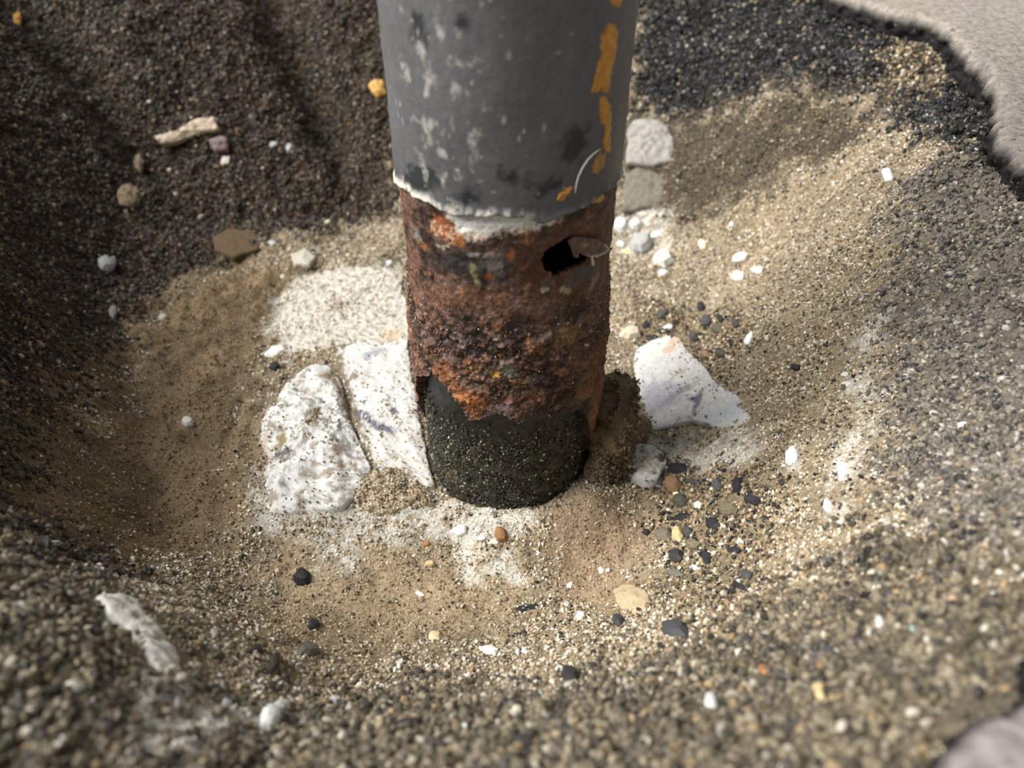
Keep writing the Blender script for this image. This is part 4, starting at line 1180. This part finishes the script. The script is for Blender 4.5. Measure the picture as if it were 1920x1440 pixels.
# --- single stones and chips: centre, size in the photo, turn, colour, thickness share, name, label
WHT, CRM, GRY, BLK, TAN, YEL, ORN = (222, 222, 218), (208, 196, 172), (150, 146, 138), (44, 43, 46), (146, 122, 92), (212, 190, 140), (168, 114, 72)
DGR = (78, 76, 74)
LGR = (186, 187, 184)
STONES = [
    (198, 499, 40, 30, 0, LGR, 'pebble', 'heart-shaped pale grey pebble on the dark soil at the far left'),
    (210, 588, 18, 28, 0, (150, 148, 140), 'pebble', 'upright grey pebble below the heart-shaped pebble on the left slope'),
    (306, 597, 20, 13, 10, (190, 182, 168), 'pebble', 'small pale pebble on the brown left slope among the ring marks'),
    (352, 793, 24, 18, 15, (206, 204, 200), 'pebble', 'single light grey pebble on the brown sand left of the mortar lump'),
    (518, 662, 50, 26, 22, WHT, 'stone_chip', 'long white stone chip lying above a black pebble, left of the mortar slab'),
    (516, 690, 22, 18, 20, BLK, 'pebble', 'black pebble tucked under the long white chip left of the mortar slab'),
    (536, 679, 22, 7, 10, LGR, 'stone_chip', 'thin pale sliver beside the black pebble under the long white chip'),
    (425, 303, 24, 22, 30, (222, 208, 196), 'stone_chip', 'angular pinkish white chip on the dark wall below the mauve stone'),
    (513, 272, 20, 14, 25, LGR, 'stone_chip', 'left one of two white chips side by side on the far left wall'),
    (543, 277, 13, 18, -10, LGR, 'stone_chip', 'right one of two white chips side by side on the far left wall'),
    (280, 191, 12, 8, 10, LGR, 'stone_chip', 'tiny white chip above the pale mortar ledge on the far left wall'),
    (166, 185, 8, 12, 20, LGR, 'stone_chip', 'tiny white chip near the dark hollow in the far left corner'),
    (318, 319, 9, 9, 0, CRM, 'stone_chip', 'tiny cream chip right of the narrow mortar strip on the left wall'),
    (425, 331, 8, 11, 0, LGR, 'stone_chip', 'tiny white chip below the angular pinkish chip on the dark wall'),
    (235, 397, 13, 11, 0, CRM, 'stone_chip', 'small cream chip below the tan mortar blotch on the left wall'),
    (330, 364, 9, 10, 0, CRM, 'stone_chip', 'tiny cream chip on the dark wall right of the tan mortar blotch'),
    (728, 495, 18, 13, 15, WHT, 'stone_chip', 'small white chip touching the left edge of the rusted shaft'),
    (614, 416, 13, 7, 25, CRM, 'stone_chip', 'small cream chip on the soil left of the paint edge'),
    (510, 456, 14, 10, 0, LGR, 'stone_chip', 'small pale chip right of the flat square brown stone'),
    (530, 519, 12, 10, 0, CRM, 'stone_chip', 'small cream chip on the sand below the flat square brown stone'),
    (1667, 329, 23, 32, 12, WHT, 'stone_chip', 'white upright chip alone on the far right sand slope'),
    (1643, 324, 9, 11, 0, BLK, 'pebble', 'black lump as dark hole left of the lone white chip on the far right slope'),  # the dark hole beside the chip, put in as a black lump
    (1388, 484, 36, 20, 18, WHT, 'stone_chip', 'upper one of three white chips on the sand right of the torn hole'),
    (1384, 520, 27, 25, -20, (222, 222, 216), 'stone_chip', 'lower left one of three white chips on the sand right of the torn hole'),
    (1420, 508, 28, 15, -5, WHT, 'stone_chip', 'lower right one of three white chips on the sand right of the torn hole'),
    (1245, 490, 42, 36, 10, (200, 200, 194), 'stone', 'rounded white speckled stone right of the torn hole'),
    (1241, 512, 24, 13, 0, WHT, 'stone_chip', 'small white chip below the rounded speckled stone'),
    (1203, 460, 46, 36, 25, (170, 170, 168), 'stone', 'wedge-shaped grey white stone right of the torn hole'),
    (1228, 441, 38, 12, 14, WHT, 'stone_chip', 'flat white chip lying on top of the wedge-shaped stone'),
    (1165, 426, 30, 34, 0, (196, 198, 194), 'stone', 'white stone against the right edge of the rusted shaft'),
    (1193, 423, 28, 22, 20, (196, 198, 194), 'stone', 'white stone between the shaft and the flat chip'),
    (1163, 459, 18, 15, 0, WHT, 'stone_chip', 'small white chip squeezed beside the shaft left of the wedge stone'),
    (1176, 474, 26, 10, -25, YEL, 'stone_chip', 'yellow sliver beside the shaft under the wedge-shaped stone'),
    (1317, 459, 19, 24, 20, CRM, 'stone_chip', 'cream chip on the sand left of the three white chips'),
    (1372, 421, 10, 13, 0, WHT, 'stone_chip', 'tiny white chip on the sand above the three white chips'),
    (1405, 636, 13, 36, -24, (244, 244, 240), 'stone_chip', 'long thin white chip on the sand above the broken white slab'),
    (1437, 631, 12, 22, 10, CRM, 'stone_chip', 'short cream chip right beside the long thin white chip'),
    (1367, 670, 26, 9, -35, CRM, 'stone_chip', 'cream sliver near the upper right edge of the broken white slab'),
    (1183, 628, 40, 26, 8, CRM, 'stone', 'cream stone between the post and the broken white slab'),
    (1253, 615, 20, 14, 12, WHT, 'stone_chip', 'square white chip above the top corner of the broken white slab'),
    (1314, 577, 17, 18, 0, BLK, 'pebble', 'round black pebble on pale sand right of the rusted shaft'),
    (1243, 590, 20, 16, 30, DGR, 'pebble', 'dark pebble above the square white chip'),
    (1211, 611, 15, 14, 0, BLK, 'pebble', 'black pebble just left of the square white chip'),
    (1228, 638, 22, 16, -20, BLK, 'pebble', 'black pebble right of the cream stone beside the post'),
    (1325, 602, 24, 18, 30, DGR, 'pebble', 'dark grey pebble below the round black pebble'),
    (1350, 597, 12, 14, 0, BLK, 'pebble', 'small black pebble right of the dark grey pebble'),
    (1380, 606, 15, 17, 0, DGR, 'pebble', 'dark pebble left of the tip of the long thin white chip'),
    (1300, 633, 20, 16, -30, DGR, 'pebble', 'dark pebble at the upper edge of the broken white slab'),
    (1345, 618, 24, 17, 10, (96, 88, 74), 'pebble', 'brown grey pebble in the middle of the dark pebble cluster'),
    (1370, 642, 12, 10, 0, BLK, 'pebble', 'small black pebble under the long thin white chip'),
    (1352, 664, 22, 15, 0, (84, 78, 66), 'pebble', 'dull dark pebble against the upper right edge of the broken slab'),
    (1322, 665, 18, 14, 0, TAN, 'pebble', 'tan pebble on the upper right edge of the broken slab'),
    (1492, 690, 18, 13, 0, BLK, 'pebble', 'black pebble alone on the sand right of the broken slab'),
    (1584, 702, 18, 10, 10, WHT, 'stone_chip', 'upper one of a pair of white chips on the right sand slope'),
    (1585, 721, 22, 10, 8, WHT, 'stone_chip', 'lower one of a pair of white chips on the right sand slope'),
    (1487, 856, 26, 44, -15, (240, 242, 244), 'stone_chip', 'chalky white chip on the sand right of the black pebbles'),
    (1580, 885, 16, 52, -12, (236, 238, 240), 'stone_chip', 'long chalky white streak of stone on the right slope'),
    (1553, 950, 18, 34, 0, (232, 232, 230), 'stone_chip', 'chalky white chip below the long chalky streak'),
    (1803, 798, 22, 12, 12, WHT, 'stone_chip', 'white chip on the blurred grey slope at the far right'),
    (1685, 1040, 26, 14, -10, WHT, 'stone_chip', 'white chip on the near right gravel slope above the pale round one'),
    (1650, 1169, 16, 24, 0, (220, 218, 214), 'pebble', 'pale round pebble on the near right gravel slope'),
    (1713, 1180, 13, 12, 0, (160, 206, 200), 'pebble', 'pale turquoise pebble on the near right gravel slope'),
    (1788, 1131, 18, 18, 0, (222, 188, 150), 'pebble', 'peach coloured pebble on the near right gravel slope'),
    (1270, 880, 42, 20, 4, BLK, 'pebble', 'large black pebble right of the white speckled chunk'),
    (1241, 857, 18, 16, 0, BLK, 'pebble', 'black pebble on the upper right rim of the white speckled chunk'),
    (1288, 866, 18, 9, 0, (104, 100, 100), 'pebble', 'slate grey pebble above the large black pebble'),
    (1238, 906, 22, 20, 0, DGR, 'pebble', 'dark pebble against the right side of the white speckled chunk'),
    (1264, 912, 32, 34, 20, (140, 112, 82), 'pebble', 'brown stone below the large black pebble'),
    (1277, 940, 28, 24, 0, (84, 80, 70), 'pebble', 'dark olive stone touching the bottom of the brown stone'),
    (1310, 948, 20, 17, 0, WHT, 'stone_chip', 'bright white chip right of the dark olive stone'),
    (1298, 904, 36, 12, -6, DGR, 'pebble', 'flat dark pebble right of the brown stone'),
    (1346, 911, 20, 24, 0, (92, 92, 94), 'pebble', 'blue grey pebble between two groups of black pebbles'),
    (1385, 912, 22, 34, 0, BLK, 'pebble', 'upright black pebble furthest right below the broken slab'),
    (1412, 940, 32, 20, -15, (52, 52, 54), 'pebble', 'black pebble below the upright black one'),
    (1368, 958, 36, 24, 0, (120, 110, 88), 'pebble', 'olive brown stone left of the two right hand black pebbles'),
    (1340, 985, 28, 24, 10, BLK, 'pebble', 'black pebble with a white chip on its right side'),
    (1357, 985, 14, 11, 0, WHT, 'stone_chip', 'white chip on the right side of a black pebble'),
    (1245, 1006, 32, 24, 0, (124, 114, 98), 'pebble', 'grey brown stone left of the yellow stone'),
    (1272, 1004, 22, 32, 12, YEL, 'pebble', 'pale yellow oblong stone among the black pebbles'),
    (1291, 999, 20, 20, 0, DGR, 'pebble', 'dark pebble right of the yellow oblong stone'),
    (1212, 999, 15, 12, 0, BLK, 'pebble', 'small black pebble on the reddish sand'),
    (1278, 970, 30, 14, 15, BLK, 'pebble', 'black pebble above the yellow oblong stone'),
    (1388, 1017, 15, 11, 0, WHT, 'stone_chip', 'upper white chip above a flat black pebble on the sand'),
    (1377, 1033, 24, 13, 10, BLK, 'pebble', 'flat black pebble under the upper white chip'),
    (1405, 1030, 14, 8, 0, CRM, 'stone_chip', 'cream chip right of the flat black pebble'),
    (1270, 1045, 26, 26, 0, (54, 54, 50), 'pebble', 'rounded black pebble below the yellow oblong stone'),
    (1327, 1047, 20, 26, 0, BLK, 'pebble', 'black pebble right of the rounded black pebble'),
    (1300, 1022, 30, 18, 0, (120, 112, 90), 'pebble', 'olive grey stone below the dark pebble by the yellow stone'),
    (1303, 1065, 20, 12, -15, WHT, 'stone_chip', 'white chip with a dark underside below the black pebbles'),
    (1268, 1077, 32, 15, -10, (110, 106, 96), 'pebble', 'flat grey stone below the rounded black pebble'),
    (1325, 1088, 11, 20, 0, DGR, 'pebble', 'narrow dark pebble right of the flat grey stone'),
    (1383, 1091, 18, 9, 0, WHT, 'stone_chip', 'white chip resting on a black pebble at the cluster edge'),
    (1386, 1101, 28, 12, -8, BLK, 'pebble', 'black pebble under a white chip at the cluster edge'),
    (1400, 1080, 22, 18, 0, DGR, 'pebble', 'dark pebble behind the white chip at the cluster edge'),
    (568, 1086, 34, 36, 0, (40, 40, 42), 'pebble', 'large black lump on smooth sand in front of the mortar'),
    (587, 1173, 25, 18, 0, (48, 48, 50), 'pebble', 'smooth black pebble below the large black lump'),
    (480, 1219, 24, 15, 10, (58, 54, 48), 'pebble', 'dark crumb left of the smooth black pebble'),
    (513, 1243, 22, 32, -15, (66, 60, 52), 'pebble', 'tall dark brown crumb below the smooth black pebble'),
    (577, 1222, 48, 24, 0, (110, 106, 96), 'stone', 'flat grey stone below the smooth black pebble'),
    (862, 995, 36, 22, 20, (244, 244, 240), 'stone_chip', 'bright white chip in front of the foot of the post'),
    (903, 1008, 17, 13, 0, WHT, 'stone_chip', 'small round white chip right of the bright white chip'),
    (940, 1003, 24, 34, 20, (146, 108, 66), 'pebble', 'ochre brown pebble in front of the foot of the post'),
    (924, 1017, 26, 14, 0, (220, 212, 196), 'stone_chip', 'cream chip touching the ochre brown pebble'),
    (800, 1021, 15, 12, 0, ORN, 'pebble', 'small orange pebble in the sand in front of the mortar rubble'),
    (806, 1058, 20, 12, 10, YEL, 'pebble', 'small yellow pebble below the orange pebble'),
    (716, 935, 16, 58, -38, (236, 238, 238), 'stone_chip', 'long white shard lying aslant in the mortar rubble'),
    (662, 1062, 10, 17, 0, CRM, 'stone_chip', 'small cream chip above right of the large black lump'),
    (520, 1070, 11, 10, 0, CRM, 'stone_chip', 'tiny cream chip left of the large black lump'),
    (918, 1222, 36, 20, -10, (240, 240, 238), 'stone_chip', 'white chip shaped like a peak near the lower middle'),
    (749, 1245, 20, 17, 15, (232, 228, 218), 'stone_chip', 'white chip left of the peak-shaped chip'),
    (970, 1222, 11, 17, 15, WHT, 'stone_chip', 'left one of two short white chips right of the peak-shaped chip'),
    (986, 1220, 9, 17, 10, WHT, 'stone_chip', 'right one of two short white chips right of the peak-shaped chip'),
    (1089, 1156, 22, 18, -15, WHT, 'stone_chip', 'white chip left of a dark pebble on the yellow sand'),
    (1160, 1165, 26, 20, 0, (62, 62, 66), 'pebble', 'dark pebble on the yellow sand right of a white chip'),
    (1268, 1186, 52, 36, -15, (72, 72, 74), 'stone', 'dark slate stone on the gravel right of the yellow sand'),
    (1240, 1214, 16, 12, 0, BLK, 'pebble', 'small black pebble below the dark slate stone'),
    (1070, 1271, 36, 30, -10, (50, 48, 48), 'pebble', 'black lump on the gravel below the two short white chips'),
    (815, 1195, 27, 18, -5, (222, 204, 162), 'pebble', 'cream yellow pebble left of the peak-shaped chip'),
    (1068, 1098, 12, 19, -25, WHT, 'stone_chip', 'narrow white chip on the grey grit in front of the reddish sand'),
    (1063, 1136, 14, 14, 0, LGR, 'pebble', 'pale grey pebble above the white chip on yellow sand'),
    (1127, 1070, 11, 16, 20, WHT, 'stone_chip', 'left one of two tiny white chips on the grey grit'),
    (1140, 1070, 11, 10, 0, WHT, 'stone_chip', 'right one of two tiny white chips on the grey grit'),
    (788, 1114, 22, 10, -30, WHT, 'stone_chip', 'pointed white sliver on the sand left of the green flakes'),
    (990, 1139, 50, 16, 8, (30, 44, 42), 'tar_flake', 'dark green tar flake in the sand in front of the post'),
    (976, 1186, 40, 14, 25, (34, 46, 44), 'tar_flake', 'lower dark green tar flake above the two short white chips'),
    (1393, 1198, 34, 18, 0, (60, 58, 58), 'pebble', 'dark stone on the gravel right of the slate stone'),
    (1542, 1233, 62, 20, 32, (78, 80, 84), 'stone', 'long slate grey stone lying aslant on the near right gravel'),
    (1432, 1259, 22, 16, 0, ORN, 'pebble', 'orange brown pebble left of the long slate stone'),
    (1541, 1245, 16, 11, 10, (216, 160, 104), 'pebble', 'peach pebble under the long slate stone'),
    (1537, 1302, 28, 32, 0, YEL, 'pebble', 'yellow stone on the gravel below the long slate stone'),
    (1470, 1268, 32, 16, 0, DGR, 'pebble', 'dark pebble right of the orange brown pebble'),
    (1334, 1322, 28, 30, 0, (212, 212, 206), 'pebble', 'blurred white pebble on the near gravel'),
    (1240, 1274, 17, 12, -15, WHT, 'stone_chip', 'small white chip on the gravel right of the black lump'),
    (1062, 1369, 32, 20, 0, (64, 62, 62), 'pebble', 'dark blurred pebble near the bottom, left of its grey neighbour'),
    (1100, 1363, 28, 18, 0, (92, 92, 94), 'pebble', 'grey blurred pebble near the bottom, right of its dark neighbour'),
    (985, 1392, 44, 24, 0, (58, 56, 56), 'pebble', 'wide dark pebble close to the bottom edge'),
    (33, 1140, 46, 20, 10, (236, 234, 226), 'stone_chip', 'white chip at the left edge above a dark stone'),
    (20, 1157, 20, 12, 0, WHT, 'stone_chip', 'small white chip under the white chip at the left edge'),
    (52, 1157, 36, 20, 0, (84, 82, 78), 'pebble', 'dark stone under the white chip at the left edge'),
    (27, 1046, 24, 11, 0, (226, 214, 186), 'stone_chip', 'cream chip at the left edge on the near left mound'),
    (505, 1348, 40, 36, 0, (236, 236, 234), 'stone', 'big white stone on the near left gravel'),
    (525, 1328, 40, 22, 20, (226, 226, 222), 'stone', 'flatter white stone behind the big white stone'),
    (140, 1291, 42, 22, -10, (200, 194, 180), 'pebble', 'pale grey pebble on the near left gravel below the lime smear'),
    (728, 1322, 20, 13, 0, WHT, 'stone_chip', 'white chip on the near gravel right of a dark pebble'),
    (685, 1327, 24, 22, 0, (70, 68, 68), 'pebble', 'dark pebble on the near gravel left of a white chip'),
    (842, 1345, 19, 13, -10, WHT, 'stone_chip', 'white chip on the near gravel, upper left of the round one'),
    (872, 1358, 17, 17, 0, WHT, 'stone_chip', 'round white chip close to the bottom edge'),
    (190, 1368, 46, 26, -20, (84, 82, 86), 'pebble', 'dark grey stone on the near left gravel'),
    (10, 1385, 20, 14, 0, WHT, 'stone_chip', 'white chip in the near left corner'),
    (118, 1390, 16, 20, 0, LGR, 'pebble', 'pale pebble right of the white chip in the near left corner'),
    (425, 1320, 20, 22, 0, LGR, 'pebble', 'pale pebble left of the big white stone'),
    (625, 1316, 26, 14, 20, WHT, 'stone_chip', 'white chip right of the flatter white stone'),
    (400, 1190, 18, 24, 0, (196, 190, 176), 'pebble', 'pale pebble right of the long lime smear'),
    (404, 1214, 12, 12, 0, WHT, 'stone_chip', 'small white chip under the pale pebble right of the lime smear'),
]
for k, (px0, py0, w, h, rot, c_, nm, lab) in enumerate(STONES):
    rs = np.random.RandomState(100 + k)
    n = 9 if max(w, h) < 20 else 11
    a = np.sort((np.arange(n) + rs.uniform(-.35, .35, n)) / n * 2 * math.pi)
    chip = nm in ('stone_chip', 'tar_flake')
    rad_ = rs.uniform(.82 if not chip else .72, 1.08, n)
    cr, sr = math.cos(math.radians(rot)), math.sin(math.radians(rot))
    u, v = w / 2 * np.cos(a) * rad_, h / 2 * np.sin(a) * rad_
    pts = np.stack([px0 + cr * u + sr * v, py0 - sr * u + cr * v], -1)
    if k == 0:
        pts = np.array([(181, 492), (187, 486), (196, 489), (201, 493), (206, 487), (215, 488), (217, 497), (210, 509), (199, 513), (188, 510), (182, 502)], float)
    g0 = ground(np.array([px0 * 1.0]), np.array([py0 * 1.0]))[0]
    mpp = np.linalg.norm(g0 - CAM) / FPX
    thick = min(w, h) * mpp * (.28 if nm == 'stone_chip' else .08 if nm == 'tar_flake' else .5)
    cat = {'stone_chip': 'stone chip', 'tar_flake': 'flake', 'pebble': 'pebble', 'stone': 'stone'}[nm]
    rg = [(1.0, -.5), (1.02, .35), (.72, .92), (.35, 1.0)] if not chip else [(1.0, -.5), (1.0, .55), (.8, 1.0), (.3, 1.08)]
    lump(nm, pts, thick, c_, M_STONE, rings=rg, var=.10, noise=(thick * .15, 1 / (max(w, h) * mpp)), seed=k * 1.3, depth_scale=.92, label=lab, category=cat)

# ------------------------------------------------------------------ loose pebbles of the gravel, one by one
protos = []
for k in range(10):
    rs = np.random.RandomState(900 + k)
    from itertools import product
    v = ICO_V * rs.uniform(.78, 1.12, (12, 1)) * np.array([1.0, rs.uniform(.7, .95), rs.uniform(.5, .75)])
    protos.append(v)
AREAS = [  # outline, how many, size range in the photo, palette
    ([(0, 1065), (120, 1090), (150, 1130), (60, 1130), (0, 1110)], 7, (12, 22), 'gravel'),
    ([(70, 1150), (180, 1170), (240, 1280), (60, 1290), (0, 1250), (0, 1180)], 13, (12, 24), 'gravel'),
    ([(0, 1300), (460, 1290), (470, 1440), (0, 1440)], 26, (13, 28), 'gravel'),
    ([(540, 1340), (820, 1290), (820, 1440), (520, 1440)], 17, (12, 26), 'gravel'),
    ([(830, 1290), (1280, 1260), (1300, 1440), (830, 1440)], 28, (12, 26), 'gravel'),
    ([(1280, 1190), (1500, 1150), (1560, 1310), (1600, 1440), (1300, 1440)], 26, (12, 24), 'gravel'),
    ([(1570, 1110), (1880, 1100), (1860, 1330), (1600, 1340)], 20, (12, 24), 'gravel'),
    ([(1690, 390), (1900, 420), (1900, 980), (1730, 920), (1680, 660)], 18, (10, 18), 'grey'),
    ([(60, 320), (210, 300), (300, 420), (380, 460), (250, 570), (60, 640), (60, 480)], 18, (10, 18), 'soil'),
    ([(280, 300), (560, 320), (640, 400), (400, 430), (300, 420)], 14, (10, 18), 'soil'),
]
MARKS = [(198, 499, 'heart-shaped pebble'), (210, 588, 'upright grey pebble'), (430, 455, 'flat square brown stone'), (425, 303, 'angular pinkish chip'), (240, 365, 'tan mortar blotch'),
         (255, 312, 'narrow pale mortar strip'), (512, 275, 'pair of white chips on the far wall'), (614, 416, 'cream chip by the paint edge'), (306, 597, 'pale pebble on the ring marks'),
         (1803, 798, 'white chip on the far right slope'), (1685, 1040, 'white chip above the pale round pebble'), (1650, 1169, 'pale round pebble'), (1713, 1180, 'pale turquoise pebble'),
         (1788, 1131, 'peach pebble'), (1667, 329, 'lone white chip on the far right'), (1585, 711, 'pair of white chips on the right slope'), (1542, 1233, 'long slate stone'), (1432, 1259, 'orange brown pebble'),
         (1537, 1302, 'yellow stone on the gravel'), (1334, 1322, 'blurred white pebble'), (1240, 1274, 'small white chip on the gravel'), (1062, 1369, 'dark blurred pebble'), (985, 1392, 'wide dark pebble'),
         (1070, 1271, 'black lump on the gravel'), (1268, 1186, 'dark slate stone'), (1393, 1198, 'dark stone by the slate'), (872, 1358, 'round white chip'), (728, 1322, 'white chip by the dark pebble'),
         (685, 1327, 'dark pebble on the near gravel'), (625, 1316, 'white chip by the big white stone'), (505, 1348, 'big white stone'), (425, 1320, 'pale pebble by the big white stone'), (260, 1200, 'long lime smear'),
         (140, 1291, 'pale grey pebble on the near left'), (190, 1368, 'dark grey stone on the near left'), (118, 1390, 'pale pebble in the near left corner'), (10, 1385, 'white chip in the near left corner'),
         (33, 1140, 'white chip at the left edge'), (27, 1046, 'cream chip at the left edge'), (1900, 1380, 'grey pavement corner'), (1870, 300, 'far right pavement edge')]
SEEN_LABELS = {}


def place_words(c):
    """where a pebble lies, told from the nearest landmark whose wording is still free"""
    return sorted(((math.hypot(c[0] - u, c[1] - v), u, v, t) for u, v, t in MARKS))[:6]


def loose_label(tone, c):
    best = None
    for d, u, v, t in place_words(c):
        dx, dy = c[0] - u, c[1] - v
        if abs(dx) > abs(dy):
            w = 'right of' if dx > 0 else 'left of'
        else:
            w = 'below' if dy > 0 else 'above'
        lab = 'small %s pebble %s%s the %s' % (tone, 'close ' if d < 60 else '', w, t)
        best = best or lab
        if lab not in SEEN_LABELS:
            SEEN_LABELS[lab] = 1
            return lab
    return best


TONES = {'gravel': ['grey brown', 'dull brown', 'light tan', 'dark', 'whitish', 'ochre'], 'grey': ['grey', 'dark grey', 'light grey brown', 'black', 'whitish', 'ochre'],
         'soil': ['brown', 'dark brown', 'lighter brown', 'blackish', 'tan', 'pale']}
for ai, (pts, cnt, (slo, shi), pal) in enumerate(AREAS):
    rs = np.random.RandomState(cnt + 11 + ai)
    a = np.array(pts, float)
    lo, hi = a.min(0), a.max(0)
    got = []
    while len(got) < cnt:
        c = rs.uniform(lo, hi)
        if poly_sd(np.array([c[0]]), np.array([c[1]]), a)[0] > 4 and all((c[0] - s[0]) ** 2 + (c[1] - s[1]) ** 2 > 18 ** 2 for s in STONES) and all((c[0] - s[0]) ** 2 + (c[1] - s[1]) ** 2 > 17 ** 2 for s in got):
            got.append(c)
    got = np.array(got)
    gp = ground(got[:, 0], got[:, 1])
    nn = normal_at(gp[:, 0], gp[:, 1])
    cols_, pr = PAL[pal]
    for i in range(cnt):
        mpp = np.linalg.norm(gp[i] - CAM) / FPX
        s = mpp * (slo + (shi - slo) * rs.uniform() ** 1.8) / 2
        ci = rs.choice(len(cols_), p=np.array(pr) / sum(pr))
        c = lin(cols_[ci]) * rs.uniform(.85, 1.12)
        v = protos[rs.randint(10)]
        me = new_mesh('pebble', v, ICO_F, np.clip(np.tile(c, (12, 1)) * rs.uniform(.88, 1.1, (12, 1)), .006, .9), False)
        o = link('pebble', me, M_STONE, label=loose_label(TONES[pal][ci], got[i]), category='pebble', group='loose pebbles of the near gravel' if pal == 'gravel' else 'loose pebbles of the right slope' if pal == 'grey' else 'loose stones of the dark left slope')
        nvec = Vector(nn[i])
        q = nvec.to_track_quat('Z', 'Y').to_matrix().to_4x4() @ Matrix.Rotation(rs.uniform(0, 6.28), 4, 'Z')
        o.matrix_world = Matrix.Translation(Vector(gp[i] + nn[i] * s * .25)) @ q @ Matrix.Scale(s, 4)
